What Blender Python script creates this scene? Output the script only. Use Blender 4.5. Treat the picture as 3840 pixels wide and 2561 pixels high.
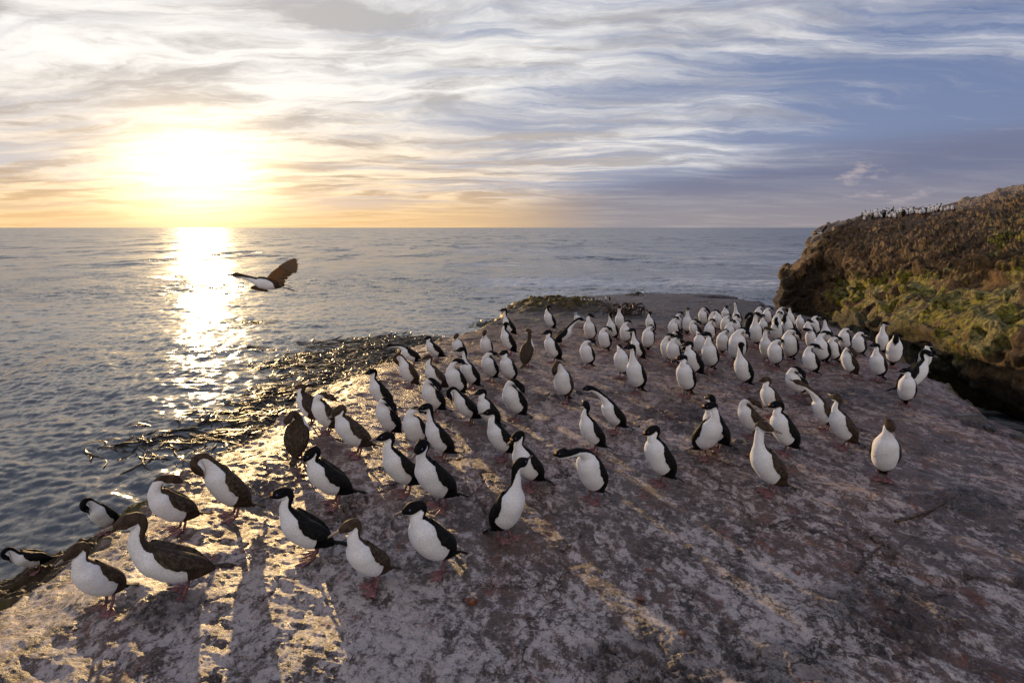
import bpy, math, random
import numpy as np
from mathutils import Vector, Matrix
from mathutils.bvhtree import BVHTree

R = math.radians
scene = bpy.context.scene
for o in list(bpy.data.objects):
    bpy.data.objects.remove(o)
rng = np.random.default_rng(7)
random.seed(7)

# ------------------------------------------------------------------ camera
CAM_Z = 2.1
PITCH = R(10.3)
FPX = 22.0 / 36.0 * 3840.0            # focal length in photo pixels
cam_data = bpy.data.cameras.new("camera")
cam_data.lens = 22.0
cam_data.sensor_width = 36.0
cam_data.clip_start = 0.05
cam_data.clip_end = 200000.0
cam = bpy.data.objects.new("camera", cam_data)
cam.location = (0, 0, CAM_Z)
cam.rotation_euler = (math.pi / 2 - PITCH, 0, 0)
scene.collection.objects.link(cam)
scene.camera = cam
CAM = np.array([0.0, 0.0, CAM_Z])


def ray(px, py):
    """direction of a photo pixel (3840 x 2561), forward component not normalised"""
    xv = (px - 1920.0) / FPX
    yv = (1280.5 - py) / FPX
    return np.array([xv, math.cos(PITCH) + math.sin(PITCH) * yv, -math.sin(PITCH) + math.cos(PITCH) * yv])


def at_z(px, py, z):
    d = ray(px, py)
    t = (z - CAM_Z) / d[2]
    return CAM + d * t


def at_y(px, py, y):
    d = ray(px, py)
    return CAM + d * (y / d[1])


def project(p):
    v = np.asarray(p) - CAM
    f = v[1] * math.cos(PITCH) - v[2] * math.sin(PITCH)
    u = v[1] * math.sin(PITCH) + v[2] * math.cos(PITCH)
    return 1920.0 + FPX * v[0] / f, 1280.5 - FPX * u / f


# ------------------------------------------------------------------ render / light
scene.render.engine = 'CYCLES'
scene.cycles.use_denoising = True
scene.cycles.max_bounces = 6
scene.cycles.caustics_reflective = False
scene.cycles.caustics_refractive = False
scene.cycles.sample_clamp_direct = 30.0
scene.cycles.sample_clamp_indirect = 4.0
scene.view_settings.view_transform = 'Standard'
scene.view_settings.look = 'None'
scene.view_settings.gamma = 1.0
scene.view_settings.exposure = 0.0

SUN_EL, SUN_AZ = R(4.9), R(-26.0)       # azimuth measured from +Y, left is negative
SUN_DIR = Vector((math.sin(SUN_AZ) * math.cos(SUN_EL), math.cos(SUN_AZ) * math.cos(SUN_EL), math.sin(SUN_EL)))
sun_data = bpy.data.lights.new("sun", 'SUN')
sun_data.energy = 3.6
sun_data.angle = R(0.5)
sun_data.color = (1.0, 0.66, 0.30)
sun = bpy.data.objects.new("sun", sun_data)
sun.rotation_euler = (-SUN_DIR).to_track_quat('-Z', 'Y').to_euler()
sun.location = SUN_DIR * 100
scene.collection.objects.link(sun)


class NT:
    """small helper to write node trees"""
    def __init__(self, tree):
        self.t = tree
        tree.nodes.clear()

    def n(self, kind, **kw):
        nd = self.t.nodes.new(kind)
        for k, v in kw.items():
            if k == 'inp':
                for kk, vv in v.items():
                    s = nd.inputs[kk]
                    if isinstance(vv, bpy.types.NodeSocket):
                        self.t.links.new(vv, s)
                    else:
                        s.default_value = vv
            else:
                setattr(nd, k, v)
        return nd

    def math(self, op, a, b=None, c=None, clamp=False):
        nd = self.n('ShaderNodeMath', operation=op, use_clamp=clamp)
        for i, x in enumerate((a, b, c)):
            if x is None:
                continue
            if isinstance(x, bpy.types.NodeSocket):
                self.t.links.new(x, nd.inputs[i])
            else:
                nd.inputs[i].default_value = x
        return nd.outputs[0]

    def vmath(self, op, a, b=None):
        nd = self.n('ShaderNodeVectorMath', operation=op)
        for i, x in enumerate((a, b)):
            if x is None:
                continue
            if isinstance(x, bpy.types.NodeSocket):
                self.t.links.new(x, nd.inputs[i])
            else:
                nd.inputs[i].default_value = x
        return nd.outputs['Value'] if op in ('DOT_PRODUCT', 'LENGTH') else nd.outputs[0]

    def mix(self, f, a, b, blend='MIX'):
        nd = self.n('ShaderNodeMix', data_type='RGBA', blend_type=blend)
        for s, x in ((nd.inputs[0], f), (nd.inputs[6], a), (nd.inputs[7], b)):
            if isinstance(x, bpy.types.NodeSocket):
                self.t.links.new(x, s)
            elif isinstance(x, (int, float)):
                s.default_value = x
            else:
                s.default_value = (x[0], x[1], x[2], 1.0)
        return nd.outputs[2]

    def smooth(self, v, lo, hi, a=0.0, b=1.0):
        nd = self.n('ShaderNodeMapRange', interpolation_type='SMOOTHSTEP')
        for i, x in enumerate((v, lo, hi, a, b)):
            if isinstance(x, bpy.types.NodeSocket):
                self.t.links.new(x, nd.inputs[i])
            else:
                nd.inputs[i].default_value = x
        return nd.outputs[0]

    def noise(self, vec, scale, detail=4.0, rough=0.55, dist=0.0, out='Fac'):
        nd = self.n('ShaderNodeTexNoise', inp={'Scale': scale, 'Detail': detail, 'Roughness': rough, 'Distortion': dist})
        if vec is not None:
            self.t.links.new(vec, nd.inputs['Vector'])
        return nd.outputs[out]

    def mapping(self, vec, loc=(0, 0, 0), rot=(0, 0, 0), scale=(1, 1, 1)):
        nd = self.n('ShaderNodeMapping', inp={'Location': loc, 'Rotation': rot, 'Scale': scale})
        self.t.links.new(vec, nd.inputs['Vector'])
        return nd.outputs[0]

    def link(self, a, b):
        self.t.links.new(a, b)


# ------------------------------------------------------------------ sky
world = bpy.data.worlds.new("World")
scene.world = world
world.use_nodes = True
w = NT(world.node_tree)
geo = w.n('ShaderNodeTexCoord').outputs['Generated']
d = w.vmath('NORMALIZE', geo)
sep = w.n('ShaderNodeSeparateXYZ', inp={0: d})
dx, dy, dz = sep.outputs
sky = w.n('ShaderNodeTexSky', sky_type='NISHITA', sun_disc=False, sun_elevation=SUN_EL,
          sun_rotation=SUN_AZ, altitude=0.0, air_density=1.0, dust_density=1.5, ozone_density=1.5).outputs[0]
cosang = w.vmath('DOT_PRODUCT', d, tuple(SUN_DIR))
cpos = w.math('MAXIMUM', cosang, 0.0)
el = w.math('MAXIMUM', dz, 0.0)
near1 = w.math('POWER', cpos, 6.0)
near2 = w.math('POWER', cpos, 30.0)
dflat = w.vmath('NORMALIZE', w.vmath('MULTIPLY', d, (1.0, 1.0, 1.5)))
sfl = Vector((SUN_DIR.x, SUN_DIR.y, (SUN_DIR.z - 0.012) * 1.5)).normalized()
near3 = w.math('POWER', w.math('MAXIMUM', w.vmath('DOT_PRODUCT', dflat, tuple(sfl)), 0.0), 230.0)
# clouds lie on a flat layer far above: perspective from direction / height
hz = w.math('ADD', el, 0.085)
comb = w.n('ShaderNodeCombineXYZ', inp={0: w.math('DIVIDE', dx, hz), 1: w.math('DIVIDE', dy, hz), 2: 0.0}).outputs[0]
ST = R(36.0)
warp = w.vmath('MULTIPLY', w.vmath('SUBTRACT', w.noise(comb, 0.45, 3, 0.5, out='Color'), (0.5, 0.5, 0.5)), (1.3, 1.3, 0))
warp2 = w.vmath('MULTIPLY', w.vmath('SUBTRACT', w.noise(comb, 2.6, 4, 0.6, out='Color'), (0.5, 0.5, 0.5)), (0.30, 0.30, 0))
cw = w.vmath('ADD', w.vmath('ADD', comb, warp), warp2)
n1 = w.noise(w.mapping(cw, loc=(0.4, 0.9, 0), rot=(0, 0, ST), scale=(0.30, 1.1, 1)), 1.05, 8, 0.60, 0.2)
n2 = w.noise(w.mapping(cw, loc=(3.1, 1.7, 0), rot=(0, 0, R(42)), scale=(0.26, 1.5, 1)), 3.4, 8, 0.66, 0.3)
n3 = w.noise(w.mapping(comb, loc=(9.3, 4.0, 0)), 0.45, 3, 0.5)
n4 = w.noise(w.mapping(cw, loc=(5.3, 2.0, 0), rot=(0, 0, ST), scale=(0.6, 1.2, 1)), 1.7, 7, 0.62, 0.3)
cl = w.math('ADD', w.math('MULTIPLY', n1, 0.55), w.math('MULTIPLY', n2, 0.45))
cl = w.math('ADD', cl, w.math('MULTIPLY', w.math('SUBTRACT', n3, 0.5), 0.5))
cl = w.math('ADD', cl, w.math('MULTIPLY', near1, 0.10))
cloud = w.smooth(cl, 0.415, 0.65)
thick = w.smooth(w.math('ADD', w.math('MULTIPLY', n4, 0.75), w.math('MULTIPLY', n2, 0.25)), 0.42, 0.60)
blue = w.mix(w.smooth(el, 0.0, 0.50), (2.2, 2.7, 4.6), (0.95, 1.75, 3.9))
clear = w.mix(0.85, sky, blue)
clear = w.mix(w.math('MULTIPLY', near1, 0.70), clear, (6.0, 6.2, 6.6))
c_far = w.mix(thick, (5.4, 5.7, 7.3), (2.6, 3.0, 4.8))
c_mid = w.mix(thick, (7.8, 7.7, 7.8), (3.5, 3.6, 4.3))
c_near = w.mix(thick, (10.2, 9.9, 9.5), (5.2, 5.0, 5.0))
ccol = w.mix(w.smooth(cosang, 0.10, 0.62), c_far, c_mid)
ccol = w.mix(w.smooth(cosang, 0.58, 0.90), ccol, c_near)
gold = w.mix(thick, (11.5, 8.6, 5.2), (5.6, 3.9, 2.5))
lowf = w.smooth(el, 0.03, 0.22, 1.0, 0.0)
ccol = w.mix(w.math('MULTIPLY', w.math('MULTIPLY', lowf, w.smooth(cosang, 0.74, 0.97)), 0.85), ccol, gold)
col = w.mix(cloud, clear, ccol)
# low bank of grey cloud along the right of the horizon
bank_n = w.noise(w.mapping(d, scale=(2.0, 2.0, 14.0)), 2.0, 5, 0.55)
az_right = w.math('ADD', dx, w.math('MULTIPLY', w.math('SUBTRACT', bank_n, 0.5), 0.10))
bank_top = w.smooth(az_right, -0.25, 0.70, 0.035, 0.130)
bank = w.smooth(w.math('SUBTRACT', w.math('ADD', dz, w.math('MULTIPLY', w.math('SUBTRACT', bank_n, 0.5), 0.05)), bank_top), -0.035, 0.015, 1.0, 0.0)
bank = w.math('MULTIPLY', bank, w.smooth(dx, -0.32, 0.05))
bank = w.math('MULTIPLY', bank, w.smooth(dy, 0.0, 0.3))
bankcol = w.mix(w.smooth(dz, 0.0, 0.085), (3.2, 2.85, 3.0), (1.75, 1.9, 2.9))
bankcol = w.mix(w.smooth(cosang, 0.82, 0.97), bankcol, (5.8, 4.4, 3.0))
col = w.mix(w.math('MULTIPLY', bank, 0.88), col, bankcol)
# small puffs above the horizon on the right
puff = w.noise(w.mapping(d, loc=(1.3, 0, 0.2), scale=(7, 7, 22)), 1.6, 6, 0.6)
puffm = w.math('MULTIPLY', w.smooth(puff, 0.60, 0.72), w.smooth(dz, 0.01, 0.05))
puffm = w.math('MULTIPLY', puffm, w.smooth(dz, 0.10, 0.14, 1.0, 0.0))
puffm = w.math('MULTIPLY', puffm, w.smooth(dx, 0.30, 0.45))
col = w.mix(w.math('MULTIPLY', puffm, 0.75), col, (5.0, 4.3, 4.4))
# golden band on the horizon below the sun
hb = w.math('MULTIPLY', w.smooth(dz, 0.0, 0.075, 1.0, 0.0), w.smooth(cosang, 0.80, 0.98))
col = w.mix(w.math('MULTIPLY', hb, 0.75), col, (10.0, 6.2, 2.6))
# glow round the sun
gfac = w.math('ADD', w.math('MULTIPLY', near2, 0.30), w.math('MULTIPLY', near3, 4.6))
gl = w.n('ShaderNodeVectorMath', operation='SCALE', inp={0: (3.7, 2.75, 1.45), 'Scale': gfac}).outputs[0]
col = w.mix(1.0, col, gl, 'ADD')
# sky behind the camera raised to an even bright tone, added as fill
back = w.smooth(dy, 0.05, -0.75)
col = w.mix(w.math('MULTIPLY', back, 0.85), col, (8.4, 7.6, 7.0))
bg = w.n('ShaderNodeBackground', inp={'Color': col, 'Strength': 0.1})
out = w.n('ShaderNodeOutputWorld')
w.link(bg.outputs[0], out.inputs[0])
# ------------------------------------------------------------------ numpy noise
def _hash(ix, iy, iz):
    h = (ix.astype(np.int64) * 374761393 + iy.astype(np.int64) * 668265263 + iz.astype(np.int64) * 2147483647) & 0xFFFFFFFF
    h = ((h ^ (h >> 13)) * 1274126177) & 0xFFFFFFFF
    h = ((h ^ (h >> 16)) * 2246822519) & 0xFFFFFFFF
    return (h ^ (h >> 15)) & 0xFFFFFFFF


def pnoise(x, y, z=None):
    """gradient noise, about -1..1"""
    if z is None:
        z = np.zeros_like(x)
        two = True
    else:
        two = False
    xi, yi, zi = np.floor(x), np.floor(y), np.floor(z)
    xf, yf, zf = x - xi, y - yi, z - zi
    u = xf * xf * xf * (xf * (xf * 6 - 15) + 10)
    v = yf * yf * yf * (yf * (yf * 6 - 15) + 10)
    w_ = zf * zf * zf * (zf * (zf * 6 - 15) + 10)
    xi, yi, zi = xi.astype(np.int64), yi.astype(np.int64), zi.astype(np.int64)
    res = 0.0
    for dz_ in ((0,) if two else (0, 1)):
        wz = 1.0 if two else (w_ if dz_ else 1 - w_)
        for dy_ in (0, 1):
            wy = v if dy_ else 1 - v
            for dx_ in (0, 1):
                wx = u if dx_ else 1 - u
                h = _hash(xi + dx_, yi + dy_, zi + dz_)
                a = (h & 0xFFFF) / 65536.0 * 2 * np.pi
                if two:
                    g = np.cos(a) * (xf - dx_) + np.sin(a) * (yf - dy_)
                else:
                    c = ((h >> 16) & 0xFFFF) / 32768.0 - 1.0
                    s = np.sqrt(np.maximum(0, 1 - c * c))
                    g = s * np.cos(a) * (xf - dx_) + s * np.sin(a) * (yf - dy_) + c * (zf - dz_)
                res = res + g * wx * wy * wz
    return res * 1.5


def fbm(x, y, z=None, octv=5, gain=0.5, lac=2.03, ridged=False):
    a, s, tot = 1.0, 0.0, 0.0
    for k in range(octv):
        n = pnoise(x + 17.3 * k, y - 9.1 * k, None if z is None else z + 5.7 * k)
        if ridged:
            n = 1 - 2 * np.abs(n)
        s = s + a * n
        tot += a
        a *= gain
        x, y = x * lac, y * lac
        if z is not None:
            z = z * lac
    return s / tot


def sstep(a, b, x):
    t = np.clip((x - a) / (b - a), 0, 1)
    return t * t * (3 - 2 * t)


def grid_faces(nu, nv, closed_u=False):
    i = np.arange(nu if closed_u else nu - 1)[:, None]
    j = np.arange(nv - 1)[None, :]
    i2 = (i + 1) % nu
    return np.stack([i * nv + j, i2 * nv + j, i2 * nv + j + 1, i * nv + j + 1], -1).reshape(-1, 4)


def mesh_from(name, verts, quads, attrs=None, smooth=True):
    me = bpy.data.meshes.new(name)
    verts = np.asarray(verts, np.float32)
    quads = np.asarray(quads, np.int32)
    k = quads.shape[1]
    me.vertices.add(len(verts))
    me.vertices.foreach_set('co', verts.ravel())
    me.loops.add(quads.size)
    me.loops.foreach_set('vertex_index', quads.ravel())
    me.polygons.add(len(quads))
    me.polygons.foreach_set('loop_start', np.arange(len(quads), dtype=np.int32) * k)
    me.polygons.foreach_set('loop_total', np.full(len(quads), k, np.int32))
    me.update(calc_edges=True)
    if smooth:
        me.polygons.foreach_set('use_smooth', np.ones(len(quads), bool))
    for an, av in (attrs or {}).items():
        a = me.attributes.new(an, 'FLOAT', 'POINT')
        a.data.foreach_set('value', np.asarray(av, np.float32))
    me.validate()
    return me


def link(name, me, mat=None, parent=None, **props):
    o = bpy.data.objects.new(name, me)
    scene.collection.objects.link(o)
    if mat is not None:
        for m in (mat if isinstance(mat, (list, tuple)) else [mat]):
            me.materials.append(m)
    if parent is not None:
        o.parent = parent
    for k, v in props.items():
        o[k] = v
    return o


def newmat(name):
    m = bpy.data.materials.new(name)
    m.use_nodes = True
    return m, NT(m.node_tree)


def finish(nt, **inp):
    b = nt.n('ShaderNodeBsdfPrincipled')
    for k, v in inp.items():
        k = k.replace('_', ' ')
        if isinstance(v, bpy.types.NodeSocket):
            nt.link(v, b.inputs[k])
        elif isinstance(v, tuple) and len(v) == 3:
            b.inputs[k].default_value = (*v, 1.0)
        else:
            b.inputs[k].default_value = v
    o = nt.n('ShaderNodeOutputMaterial')
    nt.link(b.outputs[0], o.inputs[0])
    return b


# ------------------------------------------------------------------ sea
SEA_Z = -2.5


_wg = np.random.default_rng(3)
WAVES = []
for L in np.geomspace(14.0, 0.28, 64):
    _th = R(205) + _wg.normal(0, 0.45 if L > 3 else 0.85)
    WAVES.append((L, _th, _wg.uniform(0, 6.28)))


def sea_height(x, y, cell):
    h = np.zeros_like(x)
    gust = 0.65 + 0.7 * sstep(-0.5, 0.6, fbm(x * 0.035, y * 0.05, octv=3))
    calm = np.clip(np.hypot(x, y) / 16.0, 0.45, 1.0)
    for L, th, p0 in WAVES:
        k = 2 * np.pi / L
        amp = 0.0042 * L ** 0.48
        ok = sstep(2.2, 5.0, L / cell)
        ph = k * (x * np.cos(th) + y * np.sin(th)) + p0 + 1.3 * pnoise(x * 0.6 / L + 3, y * 0.6 / L)
        h += amp * ok * (np.sin(ph) + 0.25 * np.cos(2 * ph)) * (gust if L < 3 else 1.0)
    return h * calm


def build_sea():
    na = 1000
    az = np.linspace(R(-58), R(58), na)
    r = np.concatenate([np.geomspace(2.5, 60.0, 850), np.geomspace(60.5, 600.0, 300), np.geomspace(620.0, 60000.0, 80)])
    nr = len(r)
    A, RR = np.meshgrid(az, r, indexing='ij')
    x, y = RR * np.sin(A), RR * np.cos(A)
    cell = np.maximum(np.gradient(r)[None, :], RR * (az[1] - az[0]))
    h = sea_height(x, y, cell)
    z = SEA_Z + h
    surf = np.zeros_like(x)
    nb = r < 48
    e0, _l = rim_distance(x[:, nb], y[:, nb])
    surf[:, nb] = sstep(-2.6, -0.6, e0 + 1.3 * fbm(x[:, nb] * 0.35, y[:, nb] * 0.35, octv=3)) * sstep(9.0, 15.0, y[:, nb])
    me = mesh_from("sea", np.stack([x, y, z], -1).reshape(-1, 3), grid_faces(na, nr)[:, ::-1], {'surf': surf.ravel()})
    m, t = newmat("sea_water")
    pos = t.n('ShaderNodeNewGeometry').outputs['Position']
    na_ = t.n('ShaderNodeNewGeometry').outputs['Normal']
    dist = t.vmath('LENGTH', pos)
    rip = t.mapping(pos, rot=(0, 0, R(28)), scale=(1.0, 0.55, 1))
    c1 = t.noise(rip, 5.5, 5, 0.68, 0.4, out='Color')
    c2 = t.noise(t.mapping(pos, rot=(0, 0, R(20)), scale=(1, 0.5, 1)), 0.55, 3, 0.6, 0.3, out='Color')
    far = t.smooth(dist, 15.0, 120.0)
    s1 = t.vmath('MULTIPLY', t.vmath('SUBTRACT', c1, (0.5, 0.5, 0.5)), (1.0, 1.0, 0))
    s2 = t.vmath('MULTIPLY', t.vmath('SUBTRACT', c2, (0.5, 0.5, 0.5)), (1.0, 1.0, 0))
    sc1 = t.n('ShaderNodeVectorMath', operation='SCALE', inp={0: s1, 'Scale': t.smooth(dist, 4.0, 60.0, 0.75, 0.90)}).outputs[0]
    sc2 = t.n('ShaderNodeVectorMath', operation='SCALE', inp={0: s2, 'Scale': t.math('MULTIPLY', far, 0.75)}).outputs[0]
    c3 = t.noise(t.mapping(pos, rot=(0, 0, R(24)), scale=(1, 0.35, 1)), 0.11, 6, 0.68, 0.5, out='Color')
    s3 = t.vmath('MULTIPLY', t.vmath('SUBTRACT', c3, (0.5, 0.5, 0.5)), (1.0, 1.0, 0))
    sc3 = t.n('ShaderNodeVectorMath', operation='SCALE', inp={0: s3, 'Scale': t.math('MULTIPLY', far, 1.4)}).outputs[0]
    gust = t.smooth(t.noise(t.mapping(pos, rot=(0, 0, R(-40)), scale=(0.5, 1.6, 1)), 0.035, 4, 0.6), 0.35, 0.65, 0.55, 1.35)
    rps = t.n('ShaderNodeVectorMath', operation='SCALE', inp={0: t.vmath('ADD', sc1, t.vmath('ADD', sc2, sc3)), 'Scale': gust}).outputs[0]
    nrm = t.vmath('NORMALIZE', t.vmath('ADD', na_, rps))
    # thin streaks of foam drawn out by wind and current
    wv = t.noise(pos, 0.12, 3, 0.5, out='Color')
    wp = t.vmath('ADD', pos, t.vmath('MULTIPLY', t.vmath('SUBTRACT', wv, (0.5, 0.5, 0.5)), (7, 7, 0)))
    st = t.mapping(wp, rot=(0, 0, R(-52)), scale=(0.10, 0.95, 1))
    f1 = t.noise(st, 0.9, 6, 0.65, 0.4)
    band = t.noise(t.mapping(wp, rot=(0, 0, R(-52)), scale=(0.018, 0.085, 1)), 1.0, 2, 0.5)
    sp = t.n('ShaderNodeSeparateXYZ', inp={0: pos})
    zone = t.math('MULTIPLY', t.smooth(t.math('SUBTRACT', sp.outputs[0], t.math('MULTIPLY', sp.outputs[1], -0.10)), -2.0, 5.0), t.smooth(dist, 90.0, 240.0, 1.0, 0.0))
    fine = t.noise(t.mapping(wp, rot=(0, 0, R(-52)), scale=(0.6, 2.2, 1)), 2.2, 5, 0.7)
    foam = t.math('MULTIPLY', t.smooth(t.math('ADD', f1, t.math('MULTIPLY', t.math('SUBTRACT', band, 0.5), 0.7)), 0.43, 0.60), zone)
    foam = t.math('MULTIPLY', foam, t.smooth(fine, 0.34, 0.58))
    surf = t.n('ShaderNodeAttribute', attribute_name='surf').outputs['Fac']
    lace = t.noise(wp, 2.4, 7, 0.72, 0.6)
    foam = t.math('MAXIMUM', foam, t.math('MULTIPLY', t.smooth(lace, 0.50, 0.62), surf))
    base = t.mix(t.math('MULTIPLY', foam, 0.9), (0.075, 0.082, 0.090), (0.72, 0.74, 0.76))
    rough = t.math('ADD', t.smooth(dist, 5.0, 80.0, 0.12, 0.22), t.math('MULTIPLY', foam, 0.4))
    finish(t, Base_Color=base, Roughness=rough, IOR=1.33, Normal=nrm, Specular_IOR_Level=t.math('SUBTRACT', 0.5, t.math('MULTIPLY', foam, 0.3)))
    o = link("sea", me, m)
    o['kind'] = 'structure'
    return o


# ------------------------------------------------------------------ rock platform
D = 3840.0 / 2351.0
# outline of the flat top: (display x, display y, height of the rim, width of the weedy ledge below, 2351 px wide photo)
RIM = [(-700, 1700, -0.25, 1.5), (-200, 1520, -0.22, 1.9), (0, 1425, -0.2, 1.75), (95, 1360, -0.2, 1.6), (180, 1308, -0.2, 1.45), (245, 1252, -0.2, 1.3), (310, 1205, -0.2, 1.05),
       (440, 1100, -0.2, 0.7), (560, 1036, -0.2, 0.45), (640, 985, -0.2, 0.35), (690, 935, -0.2, 0.4), (790, 880, -0.2, 0.4),
       (880, 850, -0.25, 0.5), (925, 818, -0.3, 0.6), (1000, 800, -0.35, 0.6), (1100, 772, -0.4, 0.6), (1130, 757, -0.5, 0.6), (1162, 735, -0.6, 0.5),
       (1178, 716, -0.7, 0.3), (1215, 697, -1.0, 0.3), (1270, 693, -1.2, 0.3), (1340, 692, -1.5, 0.3), (1400, 684, -1.7, 0.3), (1470, 675, -1.9, 0.3),
       (1550, 673, -1.95, 0.3), (1640, 681, -1.9, 0.3), (1700, 700, -1.6, 0.3), (1750, 722, -1.2, 0.3), (1800, 742, -0.9, 0.3), (1900, 765, -0.55, 0.2), (2010, 800, -0.3, 0.2),
       (2080, 835, -0.2, 0.2), (2140, 875, -0.15, 0.2), (2205, 908, -0.12, 0.25), (2262, 955, -0.1, 0.25), (2351, 1000, -0.1, 0.25), (2600, 1105, -0.1, 0.25), (3200, 1350, -0.1, 0.3)]
_rim = np.array([[*at_z(a * D, b * D, z)[:2], wd] for a, b, z, wd in RIM])
_tail = np.array([[11.0, -4.0, 0.3], [-6.5, -4.0, 1.5]])
POLY = np.vstack([_rim, _tail])


def rim_distance(x, y):
    """signed distance to the rim (inside positive) and ledge width of the nearest rim point"""
    best = np.full(x.shape, 1e9)
    led = np.zeros(x.shape)
    inside = np.zeros(x.shape, bool)
    n = len(POLY)
    for i in range(n):
        ax, ay, aw = POLY[i]
        bx, by, bw = POLY[(i + 1) % n]
        ex, ey = bx - ax, by - ay
        t = np.clip(((x - ax) * ex + (y - ay) * ey) / (ex * ex + ey * ey), 0, 1)
        dd = np.hypot(x - ax - t * ex, y - ay - t * ey)
        m = dd < best
        best = np.where(m, dd, best)
        led = np.where(m, aw + t * (bw - aw), led)
        c = ((ay > y) != (by > y)) & (x < (bx - ax) * (y - ay) / (by - ay + 1e-12) + ax)
        inside ^= c
    return np.where(inside, best, -best), led


KNOLL = at_z(1262 * D, 716 * D, -0.62)[:2]
PIT = at_z(1690 * D, 706 * D, -1.5)[:2]


ROUGH = [(2545, 1565, 0.42), (2590, 1610, 0.25), (3170, 1500, 0.55), (2235, 1478, 0.30), (3640, 1560, 0.34), (3490, 2345, 0.22),
         (3330, 2300, 0.34), (2060, 1492, 0.22), (2760, 1690, 0.22), (640, 2290, 0.18), (1010, 1830, 0.25), (2460, 2480, 0.30), (2930, 2520, 0.25), (3600, 1890, 0.30)]
ROUGH = [(*at_z(a, b, 0.0)[:2], c) for a, b, c in ROUGH]


def ground_fields(x, y):
    x = np.asarray(x, float)
    y = np.asarray(y, float)
    e0, led = rim_distance(x, y)
    wob = 0.24 * fbm(x * 1.3, y * 1.3, octv=4) + 0.07 * fbm(x * 6, y * 6, octv=3)
    e = e0 + wob * np.clip(0.35 + y * 0.06, 0.35, 1.6)
    yy = np.maximum(0, y / 1.295 - 7.0)
    z = -0.035 * yy - 0.0022 * yy * yy
    # broad undulation, bedding steps running obliquely, small relief
    z = z + 0.055 * fbm(x * 0.45 + 3, y * 0.45, octv=3) * sstep(0.5, 3, np.hypot(x, y))
    q = x * 0.55 + y * 0.83 + 0.5 * fbm(x * 0.5, y * 0.5, octv=3)
    st = q * 1.25
    fr = st - np.floor(st)
    amp = sstep(-0.1, 0.35, fbm(x * 0.6 + 11, y * 0.6 - 4, octv=3))
    z = z + 0.045 * amp * (fr - sstep(0.80, 0.98, fr))
    qq = np.stack([x * 0.8 - y * 0.6, x * 0.6 + y * 0.8])
    rel = fbm(qq[0] * 2.2, qq[1] * 4.2, octv=7, gain=0.56)
    z = z + 0.022 * rel
    rid = fbm(qq[0] * 1.6 + 5, qq[1] * 3.6 + 2, octv=5, gain=0.5, ridged=True)
    z = z + 0.016 * (rid - 0.3)
    crk = np.abs(pnoise(qq[0] * 1.1 + 0.35 * rel, qq[1] * 0.7))
    z = z - 0.035 * sstep(0.045, 0.0, crk) * sstep(0.0, 0.4, pnoise(x * 0.5 + 7, y * 0.5))
    z = z + 0.0045 * fbm(x * 16, y * 16, octv=4, gain=0.62) + 0.008 * fbm((x * 0.91 - y * 0.41) * 4.0, (x * 0.41 + y * 0.91) * 15.0, octv=5, gain=0.6)
    rg = np.zeros_like(z)
    for ax, ay, ar in ROUGH:
        rg = np.maximum(rg, sstep(1.25, 0.55, np.hypot((x - ax) * 0.8 - (y - ay) * 0.35, (y - ay) * 0.9 + (x - ax) * 0.2) / ar + 0.55 * rel))
    z = z + rg * (0.045 * fbm(x * 6, y * 6, octv=5, gain=0.6, ridged=True) - 0.012)
    # knoll of weed and the dark pit at the far end
    kd = np.hypot((x - KNOLL[0] - 0.35) / 1.9, (y - KNOLL[1]) / 2.8)
    kn = sstep(1.25, 0.45, kd + 0.16 * fbm(x * 1.2, y * 1.2, octv=4))
    z = z + (0.26 + 0.22 * rel) * kn
    pd = np.hypot((x - PIT[0]) / 2.0, (y - PIT[1]) / 2.9)
    z = z - 0.55 * sstep(1.0, 0.3, pd + 0.2 * fbm(x, y, octv=3))
    # the rim rounds over, drops to a ledge, then to the sea
    z = z - 0.13 * sstep(0.8, 0.0, e) * np.where(y < 11, 1.0, 0.6)
    o = np.maximum(0, -e)
    drop1 = 0.20 * sstep(0.0, 0.25, o) + 0.30 * np.minimum(o, led)
    over = np.maximum(0, o - led)
    z = z - drop1 - over * 1.6 - 0.9 * sstep(0, 0.5, over)
    weed = sstep(0.10, -0.12, e + 0.12 * fbm(x * 3, y * 3, octv=3))
    lump = fbm(x * 4.5, y * 4.5, octv=5, gain=0.6)
    z = z + weed * 0.13 * lump
    z = np.maximum(z, -4.2)
    weed = np.maximum(weed, kn * sstep(-0.35, 0.25, rel + 0.6 * kn))
    return z, weed, rg


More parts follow.
